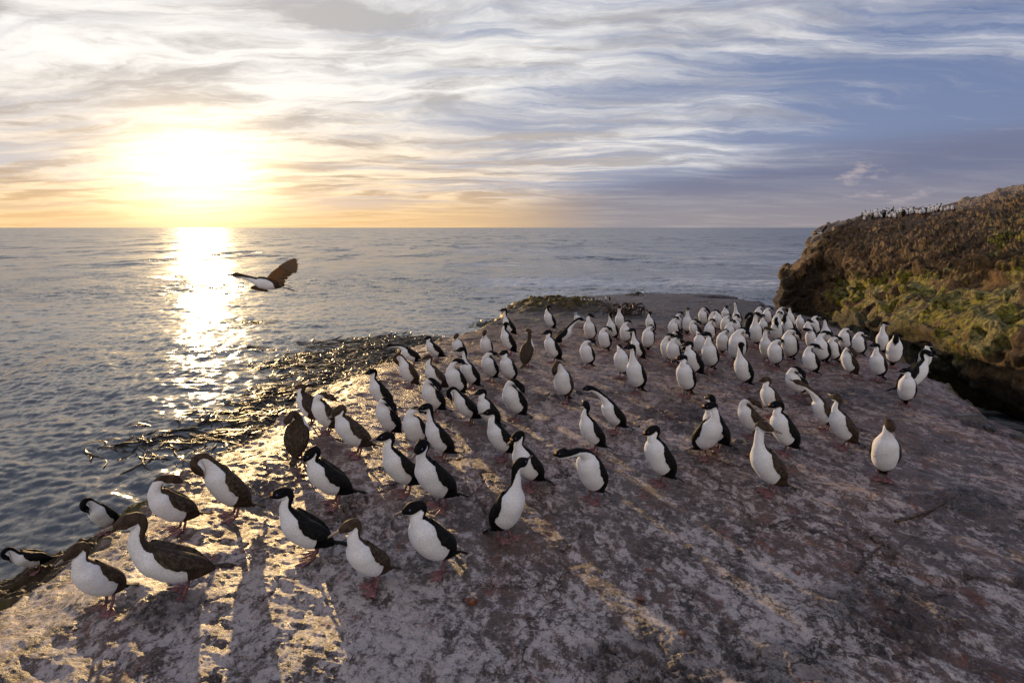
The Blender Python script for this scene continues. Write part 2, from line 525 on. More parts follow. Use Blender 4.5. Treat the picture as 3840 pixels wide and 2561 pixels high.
def build_ground():
    na = 1000
    az = np.linspace(R(-66), R(66), na)
    r = np.concatenate([np.geomspace(1.5, 15.0, 780), np.geomspace(15.06, 58.0, 240)])
    A, RR = np.meshgrid(az, r, indexing='ij')
    x, y = RR * np.sin(A), RR * np.cos(A)
    z, weed, rg = ground_fields(x, y)
    me = mesh_from("rocky_ground", np.stack([x, y, z], -1).reshape(-1, 3), grid_faces(na, len(r))[:, ::-1],
                   {'weed': weed.ravel(), 'rough': rg.ravel()})
    m, t = newmat("guano_rock")
    pos = t.n('ShaderNodeNewGeometry').outputs['Position']
    wd = t.n('ShaderNodeAttribute', attribute_name='weed').outputs['Fac']
    sp = t.n('ShaderNodeSeparateXYZ', inp={0: pos})
    dist = t.vmath('LENGTH', pos)
    flat = t.mapping(pos, rot=(0, 0, R(36)), scale=(1.0, 0.62, 1.0))
    warp = t.vmath('MULTIPLY', t.vmath('SUBTRACT', t.noise(pos, 5.0, 5, 0.65, out='Color'), (0.5, 0.5, 0.5)), (0.12, 0.12, 0.0))
    pw = t.vmath('ADD', flat, warp)
    big = t.noise(pw, 0.7, 4, 0.6)
    mid = t.noise(t.vmath('ADD', pw, (4.1, 7.7, 0)), 4.6, 10, 0.74)
    fin = t.noise(pw, 19.0, 8, 0.78)
    gra = t.noise(pos, 55.0, 5, 0.75)
    rock = t.mix(t.smooth(mid, 0.34, 0.66), (0.056, 0.045, 0.040), (0.215, 0.178, 0.162))
    brown = t.noise(t.vmath('ADD', pw, (12.5, 1.7, 0)), 0.9, 8, 0.66)
    bm_ = t.math('MULTIPLY', t.smooth(brown, 0.42, 0.60), t.smooth(fin, 0.25, 0.6, 0.35, 0.9))
    rock = t.mix(bm_, rock, (0.150, 0.088, 0.064))
    # pale guano: clusters of small crisp splashes
    gz_ = t.noise(t.vmath('ADD', pw, (2.0, 40.0, 0)), 8.0, 10, 0.80)
    gu = t.math('ADD', t.math('MULTIPLY', gz_, 0.55), t.math('ADD', t.math('MULTIPLY', fin, 0.33), t.math('MULTIPLY', gra, 0.14)))
    gu = t.math('ADD', gu, t.math('MULTIPLY', t.math('SUBTRACT', big, 0.5), 0.28))
    gm = t.smooth(t.math('ADD', gu, t.smooth(dist, 2.5, 5.5, 0.020, 0.0)), 0.495, 0.560)
    near = t.smooth(dist, 3.0, 10.0, 1.0, 0.55)
    rock = t.mix(t.math('MULTIPLY', t.math('MULTIPLY', gm, 0.80), near), rock, (0.66, 0.61, 0.60))
    sv = t.n('ShaderNodeTexVoronoi', inp={'Scale': 17.0, 'Randomness': 1.0})
    t.link(t.vmath('ADD', pos, t.vmath('MULTIPLY', t.vmath('SUBTRACT', t.noise(pos, 30.0, 4, 0.7, out='Color'), (0.5, 0.5, 0.5)), (0.09, 0.09, 0.0))), sv.inputs['Vector'])
    spl = t.math('MULTIPLY', t.smooth(sv.outputs['Distance'], 0.16, 0.30, 1.0, 0.0), t.smooth(gz_, 0.46, 0.60))
    rock = t.mix(t.math('MULTIPLY', spl, 0.75), rock, (0.60, 0.57, 0.56))
    # rust red stains
    red = t.noise(t.vmath('ADD', pw, (31.5, 8.0, 0)), 3.6, 10, 0.78)
    redf = t.math('ADD', red, t.math('MULTIPLY', t.math('SUBTRACT', fin, 0.5), 0.25))
    rock = t.mix(t.math('MULTIPLY', t.smooth(redf, 0.555, 0.63), 0.85), rock, (0.170, 0.056, 0.032))
    # dark crevices of wet dirt, specks
    dk = t.noise(t.vmath('ADD', pw, (7.0, 21.0, 0)), 8.0, 10, 0.80)
    rock = t.mix(t.math('MULTIPLY', t.smooth(dk, 0.575, 0.65), 0.85), rock, (0.020, 0.017, 0.018))
    rock = t.mix(t.smooth(fin, 0.34, 0.54, 0.70, 0.0), rock, (0.024, 0.019, 0.018))
    rock = t.mix(t.smooth(gra, 0.53, 0.68, 0.0, 0.60), rock, (0.33, 0.30, 0.30))
    rock = t.mix(t.smooth(gra, 0.32, 0.47, 0.70, 0.0), rock, (0.03, 0.024, 0.022))
    # hairline cracks
    cv = t.n('ShaderNodeTexVoronoi', feature='DISTANCE_TO_EDGE', inp={'Scale': 1.5, 'Randomness': 1.0})
    t.link(t.vmath('ADD', flat, t.vmath('MULTIPLY', t.vmath('SUBTRACT', t.noise(pos, 2.6, 7, 0.7, out='Color'), (0.5, 0.5, 0.5)), (0.8, 0.8, 0.0))), cv.inputs['Vector'])
    crk = t.math('MULTIPLY', t.smooth(cv.outputs['Distance'], 0.004, 0.020, 1.0, 0.0), t.smooth(brown, 0.40, 0.60))
    rock = t.mix(t.math('MULTIPLY', crk, 0.85), rock, (0.018, 0.014, 0.013))
    # lichen yellow touches
    ye = t.noise(t.vmath('ADD', pw, (77.0, 3.0, 0)), 3.0, 8, 0.72)
    rock = t.mix(t.math('MULTIPLY', t.smooth(ye, 0.66, 0.72), 0.6), rock, (0.12, 0.085, 0.02))
    # wet, dark slate colour at the far end
    wetf = t.smooth(sp.outputs[1], 11.5, 17.0)
    rock = t.mix(t.math('MULTIPLY', wetf, t.smooth(mid, 0.3, 0.65, 0.92, 0.62)), rock, (0.016, 0.016, 0.019))
    # the slab tint turns darker and warmer with distance
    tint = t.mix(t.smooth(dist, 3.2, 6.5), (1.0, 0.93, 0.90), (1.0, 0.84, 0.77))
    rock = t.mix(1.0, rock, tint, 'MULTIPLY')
    rgh = t.n('ShaderNodeAttribute', attribute_name='rough').outputs['Fac']
    rock = t.mix(t.math('MULTIPLY', rgh, t.smooth(mid, 0.25, 0.6, 0.9, 0.35)), rock, (0.026, 0.024, 0.025))
    # weed: brown and mossy green
    wn = t.noise(pos, 5.0, 7, 0.7)
    wcol = t.mix(t.smooth(wn, 0.38, 0.62), (0.018, 0.011, 0.006), (0.110, 0.090, 0.014))
    wcol = t.mix(t.smooth(t.noise(pos, 1.7, 3, 0.5), 0.45, 0.65), wcol, (0.05, 0.028, 0.010))
    colr = t.mix(wd, rock, wcol)
    stv = t.vmath('ADD', pos, t.vmath('MULTIPLY', t.vmath('SUBTRACT', t.noise(pos, 2.2, 4, 0.6, out='Color'), (0.5, 0.5, 0.5)), (0.30, 0.30, 0.0)))
    stri = t.noise(t.mapping(stv, rot=(0, 0, R(-24)), scale=(0.28, 1.0, 0.6)), 26.0, 8, 0.72)
    hgt = t.math('ADD', t.math('MULTIPLY', fin, 0.45), t.math('ADD', t.math('MULTIPLY', gra, 0.20), t.math('MULTIPLY', mid, 0.6)))
    hgt = t.math('ADD', hgt, t.math('MULTIPLY', stri, 0.65))
    hgt = t.math('SUBTRACT', hgt, t.math('MULTIPLY', crk, 0.6))
    bmp = t.n('ShaderNodeBump', inp={'Strength': 1.0, 'Distance': 0.030, 'Height': hgt}).outputs[0]
    rough = t.math('SUBTRACT', t.math('ADD', t.smooth(mid, 0.3, 0.7, 0.24, 0.46), t.smooth(fin, 0.35, 0.65, 0.0, 0.22)), t.math('MULTIPLY', wetf, 0.08))
    rough = t.math('ADD', rough, t.math('MULTIPLY', wd, 0.15))
    finish(t, Base_Color=colr, Roughness=rough, Normal=bmp, Specular_IOR_Level=t.math('SUBTRACT', 0.32, t.math('MULTIPLY', t.smooth(sp.outputs[1], 4.0, 13.0), 0.26)))
    o = link("rocky_ground", me, m)
    o['kind'] = 'structure'
    return o


# ------------------------------------------------------------------ cliff on the right
CLIFF = [  # columns from the seaward end to the right; rows from the foot to the skyline: display x, display y, distance
    [(1790, 722, 24.0), (1791, 692, 24.0), (1791, 667, 24.2), (1795, 645, 24.6), (1812, 630, 25.2), (1834, 622, 26.0)],
    [(1812, 735, 24.3), (1824, 700, 24.4), (1842, 662, 24.7), (1858, 616, 25.3), (1880, 584, 26.2), (1890, 562, 27.5)],
    [(1866, 745, 23.6), (1888, 706, 23.6), (1905, 660, 24.4), (1905, 596, 25.8), (1902, 545, 27.8), (1913, 524, 34.0)],
    [(1950, 775, 16.8), (1985, 715, 17.0), (2012, 676, 18.8), (1995, 600, 22.2), (1968, 528, 31.0), (1985, 497, 46.0)],
    [(2050, 815, 13.4), (2065, 735, 14.0), (2080, 664, 16.8), (2085, 590, 19.6), (2082, 520, 31.0), (2082, 485, 50.0)],
    [(2135, 880, 12.6), (2150, 765, 12.2), (2165, 658, 15.3), (2175, 578, 17.8), (2190, 505, 30.0), (2190, 473, 50.0)],
    [(2250, 985, 12.4), (2245, 785, 11.0), (2262, 652, 14.4), (2275, 566, 16.4), (2290, 485, 29.0), (2272, 451, 48.0)],
    [(2400, 1080, 11.6), (2400, 810, 9.7), (2400, 648, 13.0), (2400, 556, 15.0), (2400, 462, 27.0), (2385, 424, 44.0)],
    [(2800, 1300, 10.0), (2800, 880, 8.3), (2800, 640, 11.5), (2800, 530, 13.4), (2800, 420, 24.0), (2750, 370, 36.0)],
    [(3400, 1500, 5.5), (3400, 950, 7.0), (3400, 640, 10.0), (3400, 520, 12.0), (3400, 380, 17.0), (3300, 330, 25.0)]]


def catmull(P, n):
    """P: (k, ...) control points -> n samples along the first axis"""
    k = len(P)
    t = np.linspace(0, k - 1, n)
    i = np.minimum(t.astype(int), k - 2)
    f = (t - i).reshape((-1,) + (1,) * (P.ndim - 1))
    p0, p1, p2, p3 = P[np.maximum(i - 1, 0)], P[i], P[i + 1], P[np.minimum(i + 2, k - 1)]
    return 0.5 * ((2 * p1) + (-p0 + p2) * f + (2 * p0 - 5 * p1 + 4 * p2 - p3) * f ** 2 + (-p0 + 3 * p1 - 3 * p2 + p3) * f ** 3)


def build_cliff():
    cols = []
    for c in CLIFF:
        pts = [at_y(a * D, b * D, dd * 1.295) for a, b, dd in c]
        foot = pts[0].copy()
        foot[2] = -4.5
        foot[1] -= 0.15
        crest = pts[-1]
        back1 = crest + np.array([0.9, 4.0, -0.35])
        back2 = crest + np.array([4.0, 9.0, -2.0])
        cols.append([foot] + pts + [back1, back2])
    c0 = np.array(cols[0])
    end = c0 + np.array([3.5, 7.0, -0.3])
    P = np.concatenate([end[None], np.array(cols)])
    nu, nv = 760, 560
    G = catmull(P, nu)
    G = np.swapaxes(catmull(np.swapaxes(G, 0, 1), nv), 0, 1)
    du, dv = np.gradient(G, axis=0), np.gradient(G, axis=1)
    N = np.cross(dv, du)
    N /= np.linalg.norm(N, axis=-1, keepdims=True) + 1e-9
    if N[300, 200, 0] > 0:
        N = -N
    x, y, z = G[..., 0], G[..., 1], G[..., 2]
    vv = np.broadcast_to(np.linspace(0, P.shape[1] - 1, nv)[None, :], x.shape)
    top = sstep(5.3, 6.3, vv)
    n1 = fbm(x * 0.45, y * 0.45, z * 0.6, octv=4)
    # vertical fluting on the steep face, horizontal ledges on the lower bench
    flut = fbm(x * 1.5, y * 1.5, z * 0.13, octv=5, gain=0.55, ridged=True)
    face = sstep(3.0, 3.6, vv) * (1 - sstep(5.2, 6.0, vv))
    lump = fbm(x * 2.0, y * 2.0, z * 2.8, octv=6, gain=0.62)
    small = fbm(x * 6.0, y * 6.0, z * 6.0, octv=5, gain=0.62)
    zz = z * 2.2 + 0.5 * n1
    ledg = (zz - np.floor(zz))
    ledg = ledg - sstep(0.75, 1.0, ledg)
    disp = 0.34 * n1 * (1 - 0.6 * top) + 0.48 * face * (flut - 0.35) + 0.085 * lump + 0.035 * small
    blk = fbm(x * 0.5 + 2, y * 0.5, z * 0.8, octv=2) * 3.0
    disp = disp + 0.22 * (np.floor(blk) + sstep(0.75, 1.0, blk - np.floor(blk)))
    disp = disp + 0.20 * ledg * (1 - face) * (1 - top) * sstep(1.0, 2.0, vv)
    # hollows worn under the bench
    hol = fbm(x * 1.3 + 9, y * 1.3, z * 2.2, octv=4)
    disp = disp - 0.30 * sstep(0.22, 0.45, hol) * (1 - top) * (1 - 0.6 * face)
    # dark cleft beside the seaward end
    uu = np.broadcast_to(np.linspace(0, P.shape[0] - 1, nu)[:, None], x.shape)
    disp = disp - 1.1 * np.exp(-((uu - 3.12 - 0.10 * (vv - 2)) / 0.16) ** 2) * sstep(4.2, 2.6, vv)
    G2 = G + N * disp[..., None]
    crown = sstep(5.0, 6.1, vv + 0.5 * n1) * sstep(1.8, 3.0, uu)
    patch = fbm(x * 0.55 + 4, y * 0.55, z * 0.8, octv=4)
    moss = sstep(4.0, 3.0, vv + 0.8 * n1) * sstep(-0.25, 0.25, lump + 0.9 * patch + 0.10) * sstep(2.6, 3.3, uu)
    moss = moss * (1 - 0.75 * sstep(6.2, 7.4, uu) * sstep(-0.05, 0.15, -patch))
    moss = np.maximum(moss, 0.9 * sstep(6.0, 7.6, uu) * sstep(5.0, 4.3, vv + 0.9 * n1) * sstep(3.2, 3.8, vv) * sstep(-0.1, 0.3, lump + patch))
    wet = np.maximum(sstep(3.2, 2.4, uu + 0.5 * n1) * sstep(5.0, 4.0, vv + 0.6 * n1), sstep(2.2, 1.5, vv + 0.8 * n1))  # shade of the seaward end and undercut foot painted in with the wet-rock darkening
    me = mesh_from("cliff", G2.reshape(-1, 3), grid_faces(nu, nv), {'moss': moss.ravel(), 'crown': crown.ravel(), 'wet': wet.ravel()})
    m, t = newmat("cliff_rock")
    pos = t.n('ShaderNodeNewGeometry').outputs['Position']
    mo = t.n('ShaderNodeAttribute', attribute_name='moss').outputs['Fac']
    cr = t.n('ShaderNodeAttribute', attribute_name='crown').outputs['Fac']
    a = t.noise(t.mapping(pos, scale=(1, 1, 0.16)), 3.4, 9, 0.74)
    b = t.noise(pos, 6.0, 10, 0.80)
    c = t.noise(pos, 0.7, 4, 0.6)
    rock = t.mix(t.smooth(a, 0.38, 0.62), (0.022, 0.012, 0.006), (0.36, 0.205, 0.088))
    rock = t.mix(t.smooth(b, 0.36, 0.56, 0.75, 0.0), rock, (0.016, 0.010, 0.006))
    rock = t.mix(t.math('MULTIPLY', t.smooth(c, 0.48, 0.62), 0.5), rock, t.mix(t.smooth(b, 0.4, 0.6), (0.05, 0.035, 0.01), (0.16, 0.115, 0.03)))
    pale = t.mix(t.smooth(b, 0.38, 0.62), (0.085, 0.062, 0.050), (0.52, 0.42, 0.34))
    rock = t.mix(t.math('MULTIPLY', cr, 0.85), rock, pale)
    green = t.mix(t.smooth(b, 0.40, 0.62), (0.018, 0.016, 0.003), (0.46, 0.38, 0.028))
    green = t.mix(t.smooth(c, 0.46, 0.62), green, t.mix(t.smooth(b, 0.42, 0.60), (0.05, 0.042, 0.012), (0.52, 0.45, 0.18)))
    fac = t.smooth(t.math('ADD', mo, t.math('MULTIPLY', t.math('SUBTRACT', b, 0.5), 1.4)), 0.30, 0.60)
    colr = t.mix(fac, rock, green)
    wet_shade = t.n('ShaderNodeAttribute', attribute_name='wet').outputs['Fac']
    colr = t.mix(t.math('MULTIPLY', wet_shade, 0.85), colr, t.mix(t.smooth(b, 0.4, 0.6), (0.010, 0.007, 0.005), (0.040, 0.028, 0.018)))
    hgt = t.math('ADD', a, t.math('MULTIPLY', b, 0.7))
    bmp = t.n('ShaderNodeBump', inp={'Strength': 1.0, 'Distance': 0.20, 'Height': hgt}).outputs[0]
    finish(t, Base_Color=colr, Roughness=0.72, Normal=bmp, Specular_IOR_Level=0.3)
    o = link("cliff", me, m)
    o['kind'] = 'structure'
    return o


sea = build_sea()
ground = build_ground()
cliff = build_cliff()


def bvh_of(o):
    me = o.data
    co = np.empty(len(me.vertices) * 3, np.float32)
    me.vertices.foreach_get('co', co)
    pl = np.empty(len(me.loops), np.int32)
    me.loops.foreach_get('vertex_index', pl)
    return BVHTree.FromPolygons(co.reshape(-1, 3).tolist(), pl.reshape(-1, 4).tolist())


GROUND = bvh_of(ground)
CLIFFB = bvh_of(cliff)


def hit(tree, px, py):
    dd = Vector(ray(px, py)).normalized()
    loc, nrm, idx, dist = tree.ray_cast(Vector(CAM), dd)
    return (np.array(loc), np.array(nrm)) if loc is not None else (None, None)


def gz(x, y, default=0.0):
    loc, n, i, dd = GROUND.ray_cast(Vector((x, y, 5.0)), Vector((0, 0, -1)))
    return loc[2] if loc is not None else default
# ------------------------------------------------------------------ bird materials
def plumage(name, dark, dark2, juvenile=False):
    m, t = newmat(name)
    oc = t.n('ShaderNodeTexCoord').outputs['Object']
    pa = t.n('ShaderNodeAttribute', attribute_name='pattern').outputs['Fac']
    a = t.noise(oc, 75.0, 3, 0.65)
    b = t.noise(oc, 22.0, 3, 0.6)
    edge = t.math('ADD', pa, t.math('ADD', t.math('MULTIPLY', t.math('SUBTRACT', a, 0.5), 0.46), t.math('MULTIPLY', t.math('SUBTRACT', b, 0.5), 0.22)))
    mask = t.smooth(edge, -0.02, 0.02)
    dk = t.mix(t.smooth(b, 0.35, 0.65), dark, dark2)
    ww = t.mix(t.smooth(a, 0.30, 0.70), (0.66, 0.65, 0.66), (0.82, 0.81, 0.81))
    so = t.n('ShaderNodeTexNoise', inp={'Scale': 9.0, 'Detail': 3.0})
    t.link(t.n('ShaderNodeTexCoord').outputs['Object'], so.inputs['Vector'])
    ww = t.mix(t.smooth(so.outputs['Fac'], 0.60, 0.78, 0.0, 0.35), ww, (0.50, 0.44, 0.38))
    col = t.mix(mask, ww, dk)
    vo = t.n('ShaderNodeTexVoronoi', inp={'Scale': 46.0, 'Randomness': 1.0})
    wc = t.n('ShaderNodeTexNoise', inp={'Scale': 30.0, 'Detail': 2.0})
    t.link(oc, wc.inputs['Vector'])
    t.link(t.vmath('ADD', oc, t.vmath('MULTIPLY', wc.outputs['Color'], (0.03, 0.03, 0.03))), vo.inputs['Vector'])
    h = t.math('ADD', t.math('MULTIPLY', vo.outputs['Distance'], 0.55), t.math('MULTIPLY', a, 0.7))
    bm = t.n('ShaderNodeBump', inp={'Strength': 0.26, 'Distance': 0.010, 'Height': h}).outputs[0]
    finish(t, Base_Color=col, Roughness=t.math('SUBTRACT', 0.75, t.math('MULTIPLY', mask, 0.15)), Normal=bm, Specular_IOR_Level=t.math('SUBTRACT', 0.25, t.math('MULTIPLY', mask, 0.20)),
           Sheen_Weight=t.math('MULTIPLY', t.math('SUBTRACT', 1.0, mask), 0.18), Sheen_Roughness=0.4)
    return m


def wingmat(name, dark, edge_col, edge_amt, bar):
    m, t = newmat(name)
    wu = t.n('ShaderNodeAttribute', attribute_name='wing_u').outputs['Fac']
    wv = t.n('ShaderNodeAttribute', attribute_name='wing_v').outputs['Fac']
    oc = t.n('ShaderNodeTexCoord').outputs['Object']
    nz = t.noise(oc, 40.0, 3, 0.6)
    c = t.n('ShaderNodeCombineXYZ', inp={0: t.math('MULTIPLY', wu, 7.0), 1: t.math('MULTIPLY', wv, 9.0), 2: 0.0}).outputs[0]
    c = t.vmath('ADD', c, t.vmath('MULTIPLY', t.noise(oc, 14.0, 2, 0.5, out='Color'), (0.9, 0.9, 0)))
    vo = t.n('ShaderNodeTexVoronoi', feature='DISTANCE_TO_EDGE', inp={'Vector': c, 'Scale': 1.0})
    tip = t.smooth(vo.outputs['Distance'], 0.0, 0.16, 1.0, 0.0)
    col = t.mix(t.smooth(nz, 0.35, 0.7), dark, tuple(min(1, x * 1.9) for x in dark))
    col = t.mix(t.math('MULTIPLY', t.math('MULTIPLY', tip, edge_amt), t.smooth(nz, 0.3, 0.7)), col, edge_col)
    if bar:
        inb = t.math('MULTIPLY', t.smooth(t.math('ABSOLUTE', t.math('SUBTRACT', wv, 0.66)), 0.02, 0.07, 1.0, 0.0), t.smooth(t.math('ABSOLUTE', t.math('SUBTRACT', wu, 0.34)), 0.10, 0.22, 1.0, 0.0))
        inb = t.smooth(t.math('ADD', inb, t.math('MULTIPLY', t.math('SUBTRACT', nz, 0.5), 1.8)), 0.75, 1.0)
        col = t.mix(t.math('MULTIPLY', inb, 0.9), col, (0.62, 0.62, 0.64))
    h = t.math('ADD', t.math('MULTIPLY', vo.outputs['Distance'], 0.8), t.math('MULTIPLY', nz, 0.4))
    bm = t.n('ShaderNodeBump', inp={'Strength': 0.5, 'Distance': 0.010, 'Height': h}).outputs[0]
    finish(t, Base_Color=col, Roughness=0.60, Normal=bm, Specular_IOR_Level=0.07)
    return m


def plain(name, c1, c2, rough, scale=60.0, spec=0.4):
    m, t = newmat(name)
    oc = t.n('ShaderNodeTexCoord').outputs['Object']
    n = t.noise(oc, scale, 4, 0.6)
    bm = t.n('ShaderNodeBump', inp={'Strength': 0.4, 'Distance': 0.004, 'Height': n}).outputs[0]
    finish(t, Base_Color=t.mix(t.smooth(n, 0.35, 0.65), c1, c2), Roughness=rough, Normal=bm, Specular_IOR_Level=spec)
    return m


M_AD = plumage("black_white_plumage", (0.005, 0.005, 0.006), (0.010, 0.009, 0.009))
M_JU = plumage("brown_white_plumage", (0.040, 0.026, 0.018), (0.075, 0.050, 0.034))
M_GU = plumage("pale_plumage", (0.30, 0.31, 0.34), (0.36, 0.37, 0.40))
W_AD = wingmat("black_wing_feathers", (0.006, 0.006, 0.006), (0.04, 0.034, 0.028), 0.45, True)
W_JU = wingmat("brown_wing_feathers", (0.030, 0.021, 0.015), (0.17, 0.13, 0.09), 0.50, False)
W_GU = wingmat("grey_wing_feathers", (0.16, 0.17, 0.19), (0.3, 0.3, 0.3), 0.4, False)
M_FLY, t = newmat("backlit_brown_feathers")
fb = t.n('ShaderNodeBsdfPrincipled', inp={'Base Color': (0.15, 0.092, 0.045, 1), 'Roughness': 0.6})
ft = t.n('ShaderNodeBsdfTranslucent', inp={'Color': (0.50, 0.30, 0.12, 1)})
fm = t.n('ShaderNodeMixShader', inp={0: 0.28, 1: fb.outputs[0], 2: ft.outputs[0]})
fo = t.n('ShaderNodeOutputMaterial')
t.link(fm.outputs[0], fo.inputs[0])
M_LEG = plain("pink_skin", (0.12, 0.050, 0.054), (0.26, 0.115, 0.118), 0.45, 70)
M_BILL = plain("horn_bill", (0.075, 0.060, 0.055), (0.17, 0.125, 0.10), 0.4, 90)
M_BILLJ = plain("pale_horn_bill", (0.15, 0.115, 0.095), (0.30, 0.235, 0.19), 0.4, 90)
M_ORANGE = plain("orange_caruncle", (0.62, 0.22, 0.03), (0.75, 0.33, 0.05), 0.5, 120)
M_EYE = plain("blue_eye_ring", (0.10, 0.11, 0.35), (0.16, 0.17, 0.45), 0.4, 90)
M_PUPIL = plain("dark_eye", (0.01, 0.008, 0.008), (0.015, 0.01, 0.01), 0.15, 50)

# ------------------------------------------------------------------ bird builder
BODY = np.array([  # s along the axis, half width, dorsal depth, ventral depth, dark limit in degrees from the spine
    (-0.185, .012, .010, .012, 220), (-0.150, .036, .030, .036, 220), (-0.110, .062, .052, .060, 210), (-0.060, .083, .070, .086, 165),
    (-0.010, .097, .080, .104, 96), (0.050, .105, .084, .114, 66), (0.110, .105, .084, .114, 56), (0.165, .103, .082, .111, 54),
    (0.214, .091, .074, .098, 58), (0.256, .062, .053, .068, 62)])

NECKS = {  # neck points relative to the base of the neck: forward, left, up ; head direction: yaw, pitch
    'alert': ([(.012, 0, .052), (.012, 0, .100), (.008, 0, .144), (.016, 0, .182)], (0, -6)),
    'long': ([(.014, 0, .056), (.016, 0, .110), (.014, 0, .162), (.024, 0, .206)], (0, -6)),
    'curve': ([(.016, 0, .044), (.006, 0, .084), (-.010, 0, .118), (-.002, 0, .150)], (0, -10)),
    'hunch': ([(.012, 0, .028), (-.004, 0, .058), (-.020, 0, .082), (-.010, 0, .108)], (0, -14)),
    'tuck': ([(.008, .010, .038), (-.014, .030, .076), (-.052, .056, .092), (-.094, .066, .072)], (170, -32)),
    'nape': ([(.006, .010, .044), (-.010, .024, .090), (-.036, .042, .122), (-.072, .052, .118)], (165, -24)),
    'breast': ([(.026, 0, .052), (.056, 0, .092), (.096, 0, .100), (.128, 0, .072)], (0, -112)),
    'side': ([(.010, .012, .044), (-.002, .044, .082), (-.030, .086, .086), (-.062, .104, .052)], (140, -55)),
    'reach': ([(.060, 0, .040), (.122, 0, .058), (.182, 0, .066), (.232, 0, .070)], (0, -4)),
    'thrust': ([(.040, 0, .050), (.072, 0, .096), (.096, 0, .136), (.128, 0, .160)], (0, -8)),
    'slant': ([(.060, 0, .070), (.120, 0, .125), (.175, 0, .165), (.215, 0, .185)], (0, 8)),
    'sky': ([(.020, 0, .058), (.030, 0, .112), (.034, 0, .160), (.040, 0, .200)], (0, 68)),
    'gull': ([(.010, 0, .022), (.012, 0, .046), (.008, 0, .064), (.014, 0, .078)], (0, -6)),
    'fly': ([(.060, 0, .012), (.118, 0, .020), (.172, 0, .026), (.215, 0, .028)], (0, -3))}


def unit(v):
    return v / (np.linalg.norm(v) + 1e-12)


class Mesh:
    def __init__(self):
        self.v, self.f, self.mi, self.pat, self.wu, self.wv, self.n = [], [], [], [], [], [], 0

    def add(self, verts, quads, mat, pat=None, wu=None, wv=None):
        verts = np.asarray(verts, float)
        k = len(verts)
        self.v.append(verts)
        self.f.append(np.asarray(quads, int) + self.n)
        self.mi.append(np.full(len(quads), mat, np.int32))
        for lst, a in ((self.pat, pat), (self.wu, wu), (self.wv, wv)):
            lst.append(np.zeros(k) if a is None else np.asarray(a, float).ravel())
        self.n += k

    def tube(self, pts, radii, mat, seg=8, flat=1.0):
        """closed tapering tube; flat squashes it across its own 'up'"""
        pts = np.asarray(pts, float)
        n = len(pts)
        tg = np.gradient(pts, axis=0)
        up = np.array([0, 0, 1.0]) if abs(unit(tg[0])[2]) < 0.9 else np.array([1.0, 0, 0])
        rings = []
        for i in range(n):
            t = unit(tg[i])
            s = unit(np.cross(up, t))
            u = np.cross(t, s)
            ph = np.linspace(0, 2 * np.pi, seg, endpoint=False)
            rings.append(pts[i] + radii[i] * (np.cos(ph)[:, None] * s + flat * np.sin(ph)[:, None] * u))
        self.loft(rings, mat)

    def loft(self, rings, mat, **kw):
        n, seg = len(rings), len(rings[0])
        V = np.concatenate(rings)
        V = np.vstack([V, rings[0].mean(0), rings[-1].mean(0)])
        q = []
        for i in range(n - 1):
            for j in range(seg):
                j2 = (j + 1) % seg
                q.append((i * seg + j, i * seg + j2, (i + 1) * seg + j2, (i + 1) * seg + j))
        a, b = n * seg, n * seg + 1
        for j in range(0, seg, 2):
            q.append((a, (j + 2) % seg, j + 1, j))
            q.append((b, (n - 1) * seg + j, (n - 1) * seg + j + 1, (n - 1) * seg + (j + 2) % seg))
        for k in kw:
            kw[k] = np.concatenate([np.asarray(kw[k]).ravel(), [np.asarray(kw[k]).ravel()[0], np.asarray(kw[k]).ravel()[-1]]])
        self.add(V, q, mat, **kw)

    def ball(self, c, r, mat, seg=8, rings=5):
        c = np.asarray(c, float)
        r = np.broadcast_to(np.asarray(r, float), (3,))
        rs = []
        for i in range(rings):
            th = np.pi * (i + 0.5) / rings
            ph = np.linspace(0, 2 * np.pi, seg, endpoint=False)
            rs.append(c + np.stack([r[0] * np.sin(th) * np.cos(ph), r[1] * np.sin(th) * np.sin(ph), np.full(seg, r[2] * np.cos(th))], -1))
        self.loft(rs, mat)

    def build(self, name):
        me = mesh_from(name, np.concatenate(self.v), np.concatenate(self.f),
                       {'pattern': np.concatenate(self.pat), 'wing_u': np.concatenate(self.wu), 'wing_v': np.concatenate(self.wv)})
        me.polygons.foreach_set('material_index', np.concatenate(self.mi))
        return me


def wobble(p, sc, amp, seed):
    return amp * np.stack([pnoise(p[:, 0] * sc + seed, p[:, 1] * sc, p[:, 2] * sc + k * 13.7) for k in range(3)], -1)


